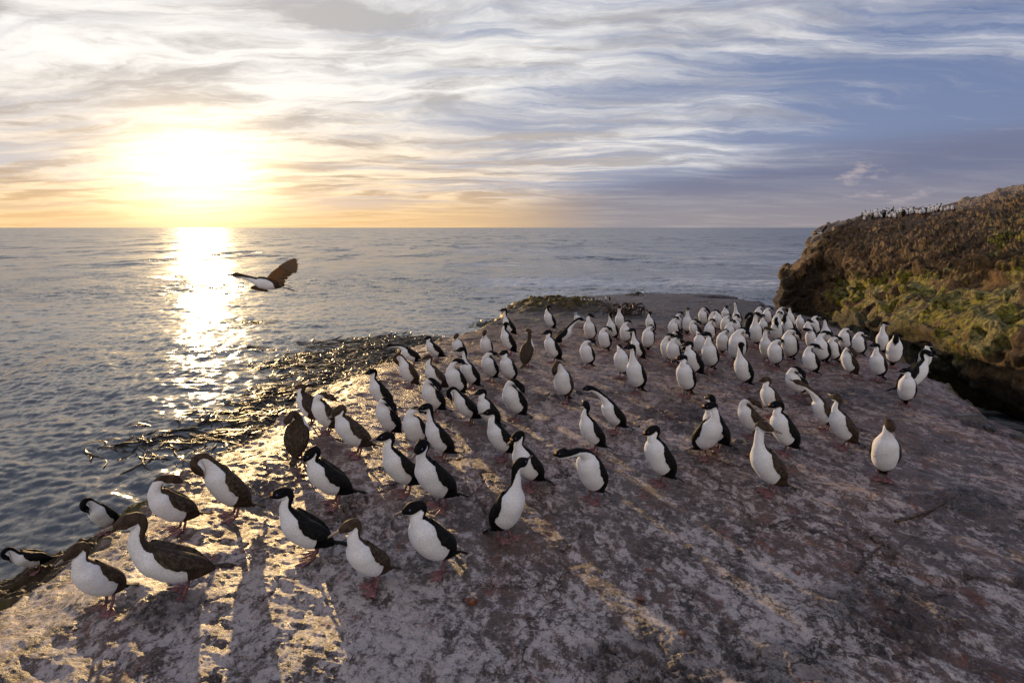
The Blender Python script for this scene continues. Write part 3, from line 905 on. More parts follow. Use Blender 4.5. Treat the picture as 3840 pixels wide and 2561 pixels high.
def bird(pitch=50, neck='alert', yaw=0, hpitch=0, side=1, legs=2, leg=0.085, stride=0.0, plump=1.03, caruncle=0, crest=0,
         bill=1.0, fly=False, seed=0, seg=28, neck_len=1.0, headscale=1.24, tailpitch=None, gape=0, lod=1.0):
    """one bird as one mesh: body, neck and head are a single swept surface; feet at the origin, facing +x"""
    g = np.random.default_rng(seed + 100)
    th = R(pitch)
    a = np.array([math.cos(th), 0, math.sin(th)])
    nrm = np.array([-math.sin(th), 0, math.cos(th)])          # towards the back of the bird
    hz = 0.0 if fly else leg + 0.066 + 0.022 * math.cos(th)
    off = 0.0 if fly else -0.050 + 0.012 * math.sin(th)

    def axis(s):
        s = np.asarray(s, float)
        bend = (0.0 if fly else 0.95) * np.maximum(0, s - 0.04) ** 2
        s = s * 0.93
        return np.array([off, 0, hz]) + (s[:, None] + 0.03) * a + bend[:, None] * np.array([-0.4, 0, 1.0])

    bs = BODY[:, 0]
    Pb = axis(bs)
    base = Pb[-1]
    pts, (hy, hp) = NECKS[neck]
    hy, hp = (hy + yaw) * side, hp + hpitch
    np_ = []
    for k, (f, l, u) in enumerate(pts):
        np_.append(base + np.array([f, l * side, u * neck_len]))
    hd = np.array([math.cos(R(hp)) * math.cos(R(hy)), math.cos(R(hp)) * math.sin(R(hy)), math.sin(R(hp))])
    hb = np_[-1]
    hs = headscale
    head = [hb + hd * 0.030 * hs, hb + hd * 0.058 * hs, hb + hd * 0.080 * hs, hb + hd * 0.096 * hs]
    ctrl = np.vstack([Pb, np.array(np_), np.array(head)])
    # radii: half width, dorsal, ventral, dark limit
    nn = len(np_)
    nr = [(.044, .040, .046, 70), (.0375, .0365, .0385, 84), (.0360, .0350, .0360, 96), (.0370, .0365, .0365, 108)]
    if neck in ('tuck', 'nape', 'side'):
        nr = [(a_, b_, c_, d2) for (a_, b_, c_, _), d2 in zip(nr, (78, 120, 150, 165))]
        plump *= 1.08
    if nn != 4:
        nr = [nr[min(i, 3)] for i in range(nn)]
    hr = [(.0360 * hs, .038 * hs, .034 * hs, 112), (.0320 * hs, .034 * hs, .029 * hs, 124), (.0215 * hs, .021 * hs, .0185 * hs, 128), (.010 * hs, .010 * hs, .008 * hs, 150)]
    body = BODY[:, 1:].copy()
    body[:, :3] *= plump
    body[:, 0] *= 1.06
    rad = np.vstack([body, np.array(nr), np.array(hr)])
    n = int(64 * lod)
    C = catmull(ctrl, n)
    Q = catmull(rad, n)
    param = np.linspace(0, len(ctrl) - 1, n)
    T = np.gradient(C, axis=0)
    T /= np.linalg.norm(T, axis=1, keepdims=True)
    # carry the spine direction along, then twist the neck so the head is the right way up
    Dn = [unit(nrm - T[0] * np.dot(nrm, T[0]))]
    for i in range(1, n):
        v = Dn[-1] - T[i] * np.dot(Dn[-1], T[i])
        Dn.append(unit(v))
    want = np.array([0, 0, 1.0])
    if hp < -70 or hp > 60:
        want = unit(np.array([math.cos(R(hy)), math.sin(R(hy)), 0])) * (1 if hp < 0 else -1)
    wv_ = unit(want - T[-1] * np.dot(want, T[-1]))
    ang = math.atan2(np.dot(np.cross(Dn[-1], wv_), T[-1]), np.dot(Dn[-1], wv_))
    k0, k1 = len(bs) - 1.0, len(bs) + nn + 0.2
    tw = sstep(k0, k1, param) * ang
    ph = np.linspace(0, 2 * np.pi, seg, endpoint=False)
    rings, pats = [], []
    for i in range(n):
        dv = Dn[i] * math.cos(tw[i]) + np.cross(T[i], Dn[i]) * math.sin(tw[i])
        sv = np.cross(dv, T[i])
        w_, rd, rv, lim = Q[i]
        cs, sn = np.cos(ph), np.sin(ph)
        rr = np.where(cs > 0, rd, rv)
        ring = C[i] + (rr * cs)[:, None] * dv + (w_ * np.abs(sn) ** 0.92 * np.sign(sn))[:, None] * sv
        rings.append(ring)
        deg = np.degrees(np.arccos(np.clip(cs, -1, 1)))
        pats.append((lim - deg) / 40.0)
        if i == 0 or i == n - 1:
            pass
    V = np.concatenate(rings)
    V = V + wobble(V, 11.0, 0.0055, seed * 3.1) * np.repeat(sstep(0, 3, param) * sstep(len(bs) + nn - 0.5, len(bs), param), seg)[:, None]
    V = V + wobble(V, 34.0, 0.0022, seed * 1.7) * np.repeat(sstep(len(bs) + nn + 1.5, len(bs) + nn, param), seg)[:, None]
    V = V.reshape(n, seg, 3)
    M = Mesh()
    M.loft([V[i] for i in range(n)], 0, pat=np.concatenate(pats))
    # ---------------- folded wings
    if not fly:
        for sd in (1, -1):
            nu, nv = int(20 * lod), int(14 * lod)
            uu = np.linspace(0, 1, nu)
            s = 0.215 - 0.445 * uu
            low = np.interp(uu, [0, .08, .25, .5, .72, .88, 1], [52, 82, 94, 91, 76, 56, 24]) + 2.5 * np.sin(uu * 40 + seed)
            topa = np.interp(uu, [0, .3, .6, 1], [24, 13, 8, 4])
            Pw = axis(np.maximum(s, -0.215))
            ww = np.interp(s, bs, body[:, 0], left=.02)
            wd_ = np.interp(s, bs, body[:, 1], left=.02)
            wl = np.interp(s, bs, body[:, 2], left=.02)
            Vw = np.zeros((nu, nv, 3))
            vv = np.linspace(0, 1, nv)
            for i in range(nu):
                fi = R(1) * (topa[i] + (low[i] - topa[i]) * vv)
                cs, sn = np.cos(fi), np.sin(fi)
                rr = np.where(cs > 0, wd_[i], wl[i])
                lift = 0.026 * np.sin(np.pi * np.clip(vv, 0, 1)) ** 0.6 * math.sin(math.pi * min(1, uu[i] * 1.15 + 0.08)) + 0.006
                lift = np.where(vv > 0.97, -0.012, lift)
                lift = np.where(vv < 0.02, -0.004, lift)
                rad_ = rr * cs
                Vw[i] = Pw[i] + (rad_ + lift * cs)[:, None] * nrm + np.outer((ww[i] * sn + lift * sn) * sd, np.array([0, 1.0, 0]))
            # close the front edge under the breast feathers
            Vw[0] -= 0.012 * np.array([0, sd, 0]) + 0.0 * nrm
            fr = grid_faces(nu, nv)
            if sd < 0:
                fr = fr[:, ::-1]
            U2, V2 = np.meshgrid(uu, vv, indexing='ij')
            Vf = Vw.reshape(-1, 3)
            Vf = Vf + wobble(Vf, 30.0, 0.0024, seed + sd)
            M.add(Vf, fr, 1, wu=U2 + seed * 0.37, wv=V2)
    # ---------------- tail: a wedge of stiff feathers
    tp = R(pitch * 0.62 if tailpitch is None else tailpitch)
    ta = np.array([-math.cos(tp), 0, -math.sin(tp)])
    tn = np.array([-math.sin(tp), 0, math.cos(tp)])
    root = axis(np.array([-0.150]))[0] + nrm * 0.012
    for k in range(7):
        q = (k - 3) / 3.0
        fa = R(13) * q
        dirv = ta * math.cos(fa) + np.array([0, 1.0, 0]) * math.sin(fa)
        L = 0.150 - 0.030 * abs(q) + g.normal(0, 0.004)
        sv = np.cross(tn, dirv)
        zoff = tn * (0.003 * (1 - abs(q)))
        w0 = np.array([0.010, 0.013, 0.013, 0.010, 0.003])
        d0 = np.array([0.0, 0.35, 0.7, 0.93, 1.0]) * L
        rg = []
        for i in range(5):
            c = root + dirv * d0[i] + zoff + np.array([0, 1.0, 0]) * 0.006 * q
            rg.append(np.array([c + sv * w0[i], c + tn * 0.003, c - sv * w0[i], c - tn * 0.003]))
        M.loft(rg, 1, wu=np.repeat(np.linspace(0.6, 1, 5), 4), wv=np.full(20, 0.2 + 0.05 * k))
    # ---------------- legs and webbed feet
    if not fly:
        for idx, sd in enumerate((1, -1)):
            if legs == 1 and sd == -side:
                continue
            fx = stride * (1 if sd > 0 else -1)
            hip = axis(np.array([-0.020]))[0] + np.array([0.004, sd * 0.040 * plump, -0.058])
            heel = np.array([-0.014 + fx, sd * 0.045, 0.013])
            kn = hip * 0.5 + heel * 0.5 + np.array([-0.006, 0, 0])
            M.tube([hip + np.array([0.0, 0, 0.03]), hip, kn, heel + np.array([0, 0, 0.010]), heel], [.018, .0145, .0105, .0105, .0115], 2, 10)
            # feathered thigh
            M.tube([hip + np.array([.01, -sd * .012, .050]), hip + np.array([.004, -sd * .002, .018]), hip + np.array([0, 0, -.012]), hip + np.array([0, 0, -.020])],
                   [.036, .030, .019, .010], 0, 12)
            M.pat[-1][:] = 1.0
            yw = R(sd * 16 + g.normal(0, 9))
            fdir = lambda an, L: heel + np.array([math.cos(yw + R(an)) * L, math.sin(yw + R(an)) * L, 0])
            tips = [fdir(sd * 30, .106), fdir(sd * 2, .122), fdir(-sd * 29, .100), fdir(-sd * 64, .064)]
            for tpn in tips:
                tpn[2] = 0.003
                mid = heel * 0.5 + tpn * 0.5 + np.array([0, 0, 0.003])
                M.tube([heel, mid, tpn, tpn + unit(tpn - heel) * 0.010], [.0090, .0070, .0058, .0014], 2, 8)
            for q in range(3):
                A_, B_ = tips[q], tips[q + 1]
                mid = heel + ((A_ + B_) / 2 - heel) * 0.86
                up = np.array([0, 0, .0022])
                M.add([heel + up, A_ + up, mid + up, B_ + up, heel - up, A_ - up * 1.2, mid - up * 1.2, B_ - up * 1.2],
                      [(0, 1, 2, 3), (4, 7, 6, 5), (1, 5, 6, 2), (2, 6, 7, 3)], 2)
    # ---------------- bill, caruncle, eyes
    hup = unit(want - hd * np.dot(want, hd))
    hsd = np.cross(hup, hd)
    f0 = hb + hd * 0.078 * hs
    L = 0.076 * bill
    op = R(gape)
    up1 = hd * math.cos(op * 0.4) + hup * math.sin(op * 0.4)
    M.tube([f0 - hd * .012 + hup * .002, f0 + up1 * L * .35 + hup * .003, f0 + up1 * L * .75 + hup * .003, f0 + up1 * L * .96 + hup * .001, f0 + up1 * L * 1.03 - hup * .008],
           [.0130 * hs, .0092, .0068, .0060, .0018], 3, 8)
    lo1 = hd * math.cos(op * 0.6) - hup * math.sin(op * 0.6)
    M.tube([f0 - hd * .012 - hup * .005, f0 + lo1 * L * .4 - hup * .005, f0 + lo1 * L * .8 - hup * .004, f0 + lo1 * L * .95 - hup * .003],
           [.0110 * hs, .0062, .0046, .0018], 3, 8)
    if caruncle:
        for sd in (1, -1):
            M.ball(f0 + hd * .002 + hup * .0125 + hsd * sd * .0085, np.array([.0145, .0125, .0125]) * (0.8 + 0.3 * caruncle), 4)
    for sd in (1, -1):
        e = hb + hd * 0.056 * hs + hup * 0.0095 * hs + hsd * sd * 0.0275 * hs
        M.ball(e, .0078 * hs, 5 if caruncle or crest >= 0 else 6, 8, 5)
        M.ball(e + hsd * sd * .0032 * hs, .0062 * hs, 6, 8, 5)
    if crest > 0:
        for k in range(6):
            c0 = hb + hd * (0.050 - 0.006 * k) + hup * (.030) + hsd * g.normal(0, .007)
            c1 = c0 + hup * (.022 + .010 * g.random()) - hd * .014 + hsd * g.normal(0, .006)
            M.tube([c0, c0 * .5 + c1 * .5, c1], [.0065, .004, .0008], 0, 6)
            M.pat[-1][:] = 1.0
    return M, axis, nrm, a


MATS = {'a': [M_AD, W_AD], 'j': [M_JU, W_JU], 'g': [M_GU, W_GU]}


def bird_mats(kind):
    if kind == 'j':
        return MATS[kind] + [M_LEG, M_BILLJ, M_ORANGE, M_PUPIL, M_PUPIL]
    return MATS[kind] + [M_LEG, M_BILL, M_ORANGE, M_EYE, M_PUPIL]


BIRD_GROUP = "cormorants resting on the guano covered rock"


def place_bird(px, py, ptop, face, label, kind='a', name='cormorant', group=BIRD_GROUP, cat='bird', tree=None, lim=(0.80, 1.24), **kw):
    """feet at photo pixel (px, py), crown at photo row ptop; face: 0 right, 90 away, 180 left, 270 towards the viewer"""
    tree = tree or GROUND
    loc, nr = hit(tree, px, py)
    if loc is None:
        print("MISS", label)
        return None
    seed = int(px * 7 + py * 13) % 997
    if 238 <= face <= 262:
        face -= 11
    look = kw.pop('look', None)
    if look is not None:
        kw['yaw'] = ((look - face + 180) % 360 - 180) * kw.get('side', 1)
    M, ax, nrm, a = bird(seed=seed, **kw)
    V = np.concatenate(M.v)
    az = math.atan2(loc[0], loc[1])
    rot = R(face) - az
    c, s = math.cos(rot), math.sin(rot)
    W = V @ np.array([[c, s, 0], [-s, c, 0], [0, 0, 1]])
    # size so that the crown comes to the row it has in the photo
    lo_, hi_ = lim
    for _ in range(14):
        k = 0.5 * (lo_ + hi_)
        P = W[::7] * k + loc
        v = P - CAM
        f = v[:, 1] * math.cos(PITCH) - v[:, 2] * math.sin(PITCH)
        u = v[:, 1] * math.sin(PITCH) + v[:, 2] * math.cos(PITCH)
        top = (1280.5 - FPX * u / f).min()
        if top > ptop:
            lo_ = k
        else:
            hi_ = k
    me = M.build(name)
    o = link(name, me, bird_mats(kind))
    o.location = loc
    o.rotation_euler = (0, 0, rot)
    o.scale = (k, k, k)
    o['label'] = label
    o['category'] = cat
    if group:
        o['group'] = group
    if k < lim[0] + 0.012 or k > lim[1] - 0.012:
        print("SIZE %.2f at (%d,%d) d=%.1f %s" % (k, px, py, np.linalg.norm(loc - CAM), label))
    return o
# ------------------------------------------------------------------ the colony
# feet x, feet y, crown y (photo pixels), facing, pose dictionary, plumage, label
A, J = 'a', 'j'
BIRDS = [
    # near left
    (140, 2141, 2050, 188, dict(neck='breast', pitch=22), A, "small black and white cormorant bowing low on the brown weed at far left"),
    (405, 2000, 1864, 215, dict(neck='breast', pitch=48), A, "black and white cormorant with bent head at the water's edge, left of the rock"),
    (403, 2278, 2036, 218, dict(neck='hunch', pitch=44, look=190, hpitch=-12, stride=.02, plump=0.94, neck_len=1.15), J, "plump grey-brown-headed cormorant at the lower left corner, bill open downward"),
    (688, 2230, 1920, 183, dict(neck='curve', pitch=26, hpitch=2, stride=.015, bill=1.25, plump=0.90, neck_len=1.2), J, "large brown cormorant in full profile facing left with pale streaked wing"),
    (678, 1985, 1778, 196, dict(neck='nape', pitch=38), J, "dark-headed brown cormorant looking backwards, head feathers ruffled, at left rock edge"),
    (877, 1935, 1697, 190, dict(neck='breast', pitch=52), J, "brown cormorant curling its head down to its breast at the left edge"),
    # near middle
    (1175, 2092, 1827, 183, dict(neck='curve', pitch=38, hpitch=4, neck_len=1.1, caruncle=1, stride=.02), A, "large black cormorant striding left, neck thrust forward, orange bump on long bill"),
    (1400, 2200, 1944, 218, dict(neck='curve', pitch=44, look=192, hpitch=-8, bill=1.35, stride=.025, plump=0.97), J, "brown cormorant in front with long pointed bill angled down left"),
    (1640, 2141, 1876, 216, dict(neck='hunch', pitch=44, look=192, legs=1, crest=0), A, "black and white cormorant balancing on one leg in the centre foreground"),
    (1257, 1891, 1671, 190, dict(neck='hunch', pitch=40, hpitch=-26), A, "black cormorant with drooping bill behind the orange bumped strider"),
    (1522, 1850, 1618, 200, dict(neck='curve', pitch=46, look=185), A, "black and white cormorant facing left, front of an overlapping pair in centre"),
    (1650, 1901, 1641, 205, dict(neck='curve', pitch=46, look=235, hpitch=-18, crest=1), A, "blue-eyed cormorant turning its open bill toward the camera in the overlapping pair"),
    (1895, 2020, 1707, 325, dict(neck='long', pitch=58, look=40, hpitch=22, stride=.03), A, "tall cormorant facing right with raised black head, nearest the centre of the photo"),
    (1990, 1830, 1614, 208, dict(neck='curve', pitch=50, look=210, hpitch=-20, caruncle=1), A, "orange-faced cormorant with pinkish stain on belly behind the tall raised-head bird"),
    (2222, 1873, 1675, 238, dict(neck='reach', pitch=58, look=186, hpitch=0, caruncle=1, gape=14, crest=1), A, "cormorant stretching its neck flat to the left with bill open"),
    (2480, 1815, 1594, 208, dict(neck='hunch', pitch=56, look=190, hpitch=-14, caruncle=1), A, "orange-faced black and white cormorant standing alone right of centre"),
    # left slope
    (1119, 1721, 1554, 70, dict(neck='tuck', pitch=58), J, "brown cormorant showing its back, head buried, by the gold lit kelp"),
    (1230, 1625, 1472, 192, dict(neck='tuck', pitch=55, side=1), J, "cormorant arching its white throat backwards to preen, by left kelp edge"),
    (1168, 1590, 1490, 150, dict(neck='hunch', pitch=50), J, "grey shaded cormorant half hidden behind the back-arching preener at the edge"),
    (1341, 1705, 1516, 192, dict(neck='hunch', pitch=42, hpitch=-20), J, "brown cormorant with streaked pale brown wing and lowered bill on the left slope"),
    (1440, 1540, 1382, 188, dict(neck='curve', pitch=50), A, "upright dark cormorant facing left against glittering kelp water"),
    (1467, 1640, 1497, 200, dict(neck='side', pitch=55, side=1), A, "cormorant with black head twisted over its back on the left slope"),
    (1540, 1456, 1324, 195, dict(neck='breast', pitch=55), J, "slim brown-backed cormorant bending its head forward by the water's edge"),
    (1550, 1372, 1294, 186, dict(neck='reach', pitch=30), A, "low crouching cormorant craning left at the kelp edge"),
    (1647, 1470, 1330, 192, dict(neck='curve', pitch=44), J, "brown-winged cormorant facing left behind the slim bending one"),
    (1639, 1353, 1272, 190, dict(neck='hunch', pitch=38), A, "small dark-capped cormorant apart from the rest at the water's edge, left"),
    (1724, 1353, 1250, 240, dict(neck='hunch', pitch=58, hpitch=-30), J, "cormorant facing the camera with bowed dark head at left water's edge"),
    (1770, 1460, 1301, 205, dict(neck='long', pitch=54, look=182), A, "tall white-necked cormorant facing left, bill outstretched, on the left slope"),
    (1716, 1490, 1344, 220, dict(neck='nape', pitch=55, side=1), A, "ruffled cormorant showing the back of its black head, left slope"),
    (1635, 1555, 1418, 205, dict(neck='side', pitch=52, side=1), A, "cormorant with small black head turned away above a bright white chest, left slope"),
    (1762, 1590, 1449, 192, dict(neck='breast', pitch=42, hpitch=10), A, "cormorant bowing forward with curved black neck hanging down left"),
    (1565, 1685, 1554, 222, dict(neck='tuck', pitch=55), A, "headless looking white cormorant, throat folded back, centre left"),
    (1660, 1722, 1512, 195, dict(neck='long', pitch=50, look=184), A, "black cormorant with long white neck and golden tipped tail, centre left"),
    (1840, 1610, 1468, 206, dict(neck='hunch', pitch=52, look=186), A, "cormorant with orange bill base peering left behind a crested one"),
    (1890, 1722, 1527, 200, dict(neck='curve', pitch=48, look=182, hpitch=6, crest=1), A, "cormorant with sunlit crest and level bill in the centre"),
    (1825, 1345, 1242, 258, dict(neck='curve', pitch=58, hpitch=-40), J, "brown streaked cormorant facing the camera with bill on its breast, upper left"),
    (1842, 1430, 1322, 222, dict(neck='tuck', pitch=55), A, "round white cormorant with folded neck below the brown breast preener"),
    # back left
    (1915, 1262, 1156, 186, dict(neck='long', pitch=52), A, "tall alert cormorant outlined against the sea, farthest left at the back"),
    (1912, 1330, 1207, 190, dict(neck='curve', pitch=56, look=60), A, "black-backed cormorant with its head turned away, below the tall alert bird"),
    (1975, 1374, 1231, 62, dict(neck='long', pitch=56, look=130, hpitch=10), J, "nearly all dark cormorant standing with its back to the camera"),
    (2065, 1240, 1145, 212, dict(neck='curve', pitch=56, look=40), A, "cormorant beside the mossy knoll with its head turned right"),
    (1910, 1440, 1312, 228, dict(neck='hunch', pitch=56, look=200), A, "white-breasted cormorant with small tilted head right of a folded one, centre left"),
    (2105, 1298, 1190, 18, dict(neck='slant', pitch=36, hpitch=-22), A, "cormorant lunging to the right with outstretched diagonal neck"),
    (2078, 1361, 1237, 206, dict(neck='hunch', pitch=54, look=184), A, "cormorant facing left in front of the right lunging one"),
    (2213, 1285, 1175, 255, dict(neck='curve', pitch=56, look=355, hpitch=-10), A, "cormorant turning its bill right, just right of the small gull"),
    (2203, 1378, 1275, 242, dict(neck='tuck', pitch=60), A, "small rounded cormorant with hidden head alone on grey rock, upper centre"),
    (2268, 1320, 1224, 245, dict(neck='tuck', pitch=60), A, "white cormorant with folded neck and cream edge, upper centre"),
    (2297, 1277, 1170, 240, dict(neck='long', pitch=58, look=60, hpitch=-10), A, "cormorant with black head turned fully back, upper centre"),
    (2325, 1245, 1145, 258, dict(neck='long', pitch=60, look=262), A, "alert cormorant facing the camera in front of the tangled dead kelp"),
    (2345, 1292, 1200, 255, dict(neck='nape', pitch=62), A, "broad white cormorant with folded neck before the alert kelp side bird"),
    (2440, 1255, 1167, 245, dict(neck='curve', pitch=58, look=70), A, "cormorant looking away at the back, alone between kelp tangle and crowd"),
    (2428, 1317, 1218, 265, dict(neck='tuck', pitch=64), A, "pale headless cormorant seen square from the front with both feet showing"),
    (2395, 1355, 1245, 206, dict(neck='long', pitch=54, look=182), A, "cormorant with level bill to the left behind two overlapping birds"),
    (2332, 1415, 1291, 255, dict(neck='tuck', side=-1, pitch=60), A, "big white cormorant with folded neck resting on one foot, centre"),
    (2385, 1475, 1290, 228, dict(neck='long', pitch=62, look=190), A, "tall upright cormorant in the middle, bright white front, bill left"),
    (2112, 1505, 1353, 248, dict(neck='breast', pitch=62, look=215, hpitch=32, legs=1), J, "brown-crowned cormorant on one foot dipping its bill down left"),
    (1937, 1575, 1422, 212, dict(neck='side', pitch=54, side=1), A, "large cormorant with head buried in its black back, centre"),
    (2308, 1620, 1461, 198, dict(neck='slant', pitch=48, hpitch=-10), A, "cormorant with dark streaked wing behind a look-away bird, centre"),
    (2228, 1695, 1502, 200, dict(neck='curve', pitch=52, look=110, hpitch=18), A, "cormorant looking up and away with gold tipped crown, centre"),
    (2640, 1716, 1507, 316, dict(neck='curve', pitch=54, look=188, caruncle=1), A, "orange-faced cormorant turned right but looking left, sunlit shoulder"),
    (2690, 1685, 1477, 196, dict(neck='curve', pitch=56, look=120), A, "black-backed cormorant standing behind the sunlit shoulder bird"),
    # right foreground
    (2822, 1640, 1492, 196, dict(neck='tuck', pitch=46, side=1), J, "brown cormorant bent over backwards, head in its wing, right of centre"),
    (2895, 1565, 1413, 212, dict(neck='hunch', pitch=52, look=186), J, "brown-headed cormorant with sunlit breast facing left, right of centre"),
    (2945, 1700, 1503, 210, dict(neck='hunch', pitch=52, look=184, caruncle=1), A, "dark brown cormorant with yellow bill base behind the big brown look-back bird"),
    (2887, 1848, 1578, 212, dict(neck='long', pitch=48, look=352, hpitch=-6, bill=1.2), J, "big brown cormorant looking back to the right with long bill"),
    (2990, 1490, 1375, 226, dict(neck='side', pitch=38, side=1), A, "crouched cormorant with tousled white nape twisting its head to the right"),
    (3094, 1614, 1457, 192, dict(neck='slant', pitch=50, hpitch=14), J, "brown cormorant stretching its neck up left toward a crouched one"),
    (3165, 1679, 1473, 206, dict(neck='curve', pitch=50, look=130, hpitch=14, crest=1), J, "brown cormorant with sunlit ruffled crown facing away, right side"),
    (3308, 1796, 1568, 268, dict(neck='curve', pitch=62, look=300, hpitch=-28), J, "brown-capped cormorant facing the camera, alone at right"),
    (3392, 1522, 1382, 266, dict(neck='hunch', pitch=62, look=186, hpitch=2), A, "white fronted cormorant with bill straight left in front of an all dark one"),
    (3405, 1478, 1310, 15, dict(neck='curve', pitch=48, hpitch=-10), A, "dark backed cormorant facing right, rightmost pair by the cliff foot"),
    (3461, 1392, 1285, 285, dict(neck='hunch', pitch=60, look=350, hpitch=10, caruncle=1), A, "rightmost cormorant of the colony, orange bill against mossy rock"),
    (3346, 1377, 1250, 272, dict(neck='breast', pitch=62), A, "cormorant with arched black neck preening its breast before mossy rock"),
    (3305, 1330, 1205, 262, dict(neck='long', pitch=62, look=20), A, "long-necked cormorant with black head turned right before the mossy slope"),
    (3289, 1425, 1286, 245, dict(neck='curve', pitch=60, look=188, hpitch=6), A, "plump cormorant with bill raised left near the right rim"),
    (3187, 1412, 1314, 200, dict(neck='side', pitch=56, side=1), J, "cormorant with bent white neck and brown wing nearest a rough rock step"),
    (3219, 1338, 1243, 245, dict(neck='tuck', pitch=60), A, "headless white cormorant, right one of two side by side by moss"),
    (3165, 1320, 1237, 248, dict(neck='tuck', pitch=60), A, "headless white cormorant, left one of two side by side by moss"),
    # dense crowd
    (3040, 1408, 1288, 222, dict(neck='nape', pitch=56), A, "large cormorant with throat looped back at the right front of the crowd"),
    (3078, 1368, 1240, 242, dict(neck='nape', pitch=60, side=1), A, "cormorant with sunlit breast and small black nape behind the looped throat bird"),
    (3122, 1362, 1282, 246, dict(neck='tuck', pitch=58), A, "small shaded cormorant on the right margin of the crowd"),
    (3098, 1305, 1189, 246, dict(neck='long', pitch=60, look=170, hpitch=-14), A, "tall black-headed cormorant against moss on the right of the crowd"),
    (2957, 1355, 1232, 256, dict(neck='side', pitch=60, side=1), A, "cormorant with thick black arched neck bending right, crowd front"),
    (2903, 1380, 1268, 262, dict(neck='tuck', pitch=62), A, "headless white cormorant standing square at the front of the crowd"),
    (2872, 1358, 1224, 255, dict(neck='long', pitch=58, look=0, hpitch=0), J, "brown-capped slim cormorant holding its bill to the right in the crowd"),
    (2908, 1290, 1190, 264, dict(neck='breast', pitch=60, look=215), A, "cormorant with drooping black head in the middle of the crowd"),
    (2788, 1452, 1282, 222, dict(neck='long', pitch=58, look=75, hpitch=-4), A, "tall cormorant with black head turned back at the front of the crowd"),
    (2760, 1366, 1228, 264, dict(neck='side', pitch=60, side=1), A, "broad cormorant with folded black and white neck behind the tall turned head"),
    (2833, 1302, 1169, 258, dict(neck='long', pitch=60, look=10, hpitch=-16), A, "tall cormorant with sunlit side and black head bent right in the crowd"),
    (2660, 1394, 1243, 258, dict(neck='curve', pitch=58, look=178, hpitch=10), A, "cormorant with S shaped neck and bill raised left, crowd front"),
    (2570, 1485, 1330, 250, dict(neck='hunch', pitch=60, look=184, caruncle=2), A, "white breasted cormorant with bright orange bump, front left of the crowd"),
    (2605, 1415, 1279, 208, dict(neck='hunch', pitch=52, look=184, caruncle=1), A, "black-winged cormorant standing right behind the bright orange bumped one"),
    (2525, 1368, 1271, 256, dict(neck='nape', pitch=58, side=1), A, "chubby white cormorant with lowered black head, left front of the crowd"),
    (2503, 1360, 1253, 232, dict(neck='nape', pitch=60), A, "cormorant with sunlit left flank, leftmost at the front of the crowd"),
    (2550, 1325, 1245, 205, dict(neck='side', pitch=40, side=1), A, "low cormorant with dark back bent over behind the chubby white one"),
    (2625, 1335, 1245, 255, dict(neck='tuck', side=-1, pitch=58), A, "white cormorant with folded neck left of the S shaped neck bird"),
    (2706, 1330, 1240, 265, dict(neck='tuck', pitch=60), A, "shaded headless cormorant right of the S shaped neck bird"),
    (2525, 1275, 1210, 258, dict(neck='nape', pitch=58), A, "small cormorant with black nape at the left end of the crowd"),
    (2543, 1250, 1169, 250, dict(neck='nape', pitch=60), A, "cream lit cormorant with hidden head left of the alert camera facing one"),
    (2575, 1255, 1152, 268, dict(neck='long', pitch=64, look=262), J, "slender alert cormorant facing the camera at the left back of the crowd"),
    (2612, 1275, 1215, 212, dict(neck='tuck', pitch=44), A, "crouched cormorant with looped white neck right of the slender alert one"),
    (2660, 1285, 1215, 262, dict(neck='nape', pitch=58), A, "white cormorant with thin black collar line, middle of the left crowd"),
    (2638, 1228, 1152, 240, dict(neck='side', pitch=60), A, "tall backmost cormorant with sunlit left side on the left of the crowd"),
    (2675, 1240, 1171, 248, dict(neck='nape', pitch=60), A, "rounded cormorant with sunlit chest overlapping the tall backmost one"),
    (2694, 1245, 1163, 250, dict(neck='tuck', side=-1, pitch=60), A, "shaded cormorant with stained belly right of the rounded sunlit one"),
    (2722, 1215, 1157, 256, dict(neck='hunch', pitch=56, look=300), A, "small distant cormorant beside the dark pit at the back"),
    (2718, 1258, 1178, 268, dict(neck='tuck', pitch=60), A, "smooth egg shaped cormorant with no head visible in the crowd"),
    (2735, 1290, 1206, 258, dict(neck='nape', pitch=60), A, "ruffled white cormorant in front of the smooth egg shaped one"),
    (2760, 1270, 1177, 256, dict(neck='curve', pitch=58, look=20, hpitch=-20), A, "cormorant with black head drooping right in the middle back of the crowd"),
    (2765, 1225, 1142, 250, dict(neck='sky', pitch=50), J, "cormorant pointing its pale bill straight up at the back of the crowd"),
    (2812, 1255, 1171, 70, dict(neck='side', pitch=52), A, "dark backed cormorant turned away among white breasts in the crowd"),
    (2845, 1215, 1155, 256, dict(neck='nape', pitch=58), A, "backmost white cormorant left of the cliff's dark foot"),
    (2877, 1220, 1155, 252, dict(neck='tuck', pitch=58), A, "backmost cormorant with striped folded neck before the dark cliff"),
    (2862, 1268, 1184, 256, dict(neck='curve', pitch=58, look=190, hpitch=-30), A, "cormorant with small dark head half hidden behind the tall sunlit one"),
    (2912, 1250, 1170, 258, dict(neck='nape', pitch=60), A, "white cormorant with black nape spot under the cliff's dark foot"),
    (2925, 1218, 1160, 258, dict(neck='nape', pitch=58), A, "pale rounded cormorant at the very back below the cliff"),
    (2950, 1280, 1177, 260, dict(neck='breast', pitch=60, look=215, hpitch=20), A, "cormorant with neck arched left in a black hook, right crowd"),
    (2968, 1235, 1156, 240, dict(neck='long', pitch=56, look=182), J, "thin-necked cormorant looking left against the black cliff shadow"),
    (3003, 1252, 1190, 236, dict(neck='hunch', pitch=54, look=180), A, "small round cormorant with orange bill lying left, right back crowd"),
    (3055, 1262, 1192, 246, dict(neck='nape', pitch=56), A, "cormorant with broad black head bent sideways, right back crowd"),
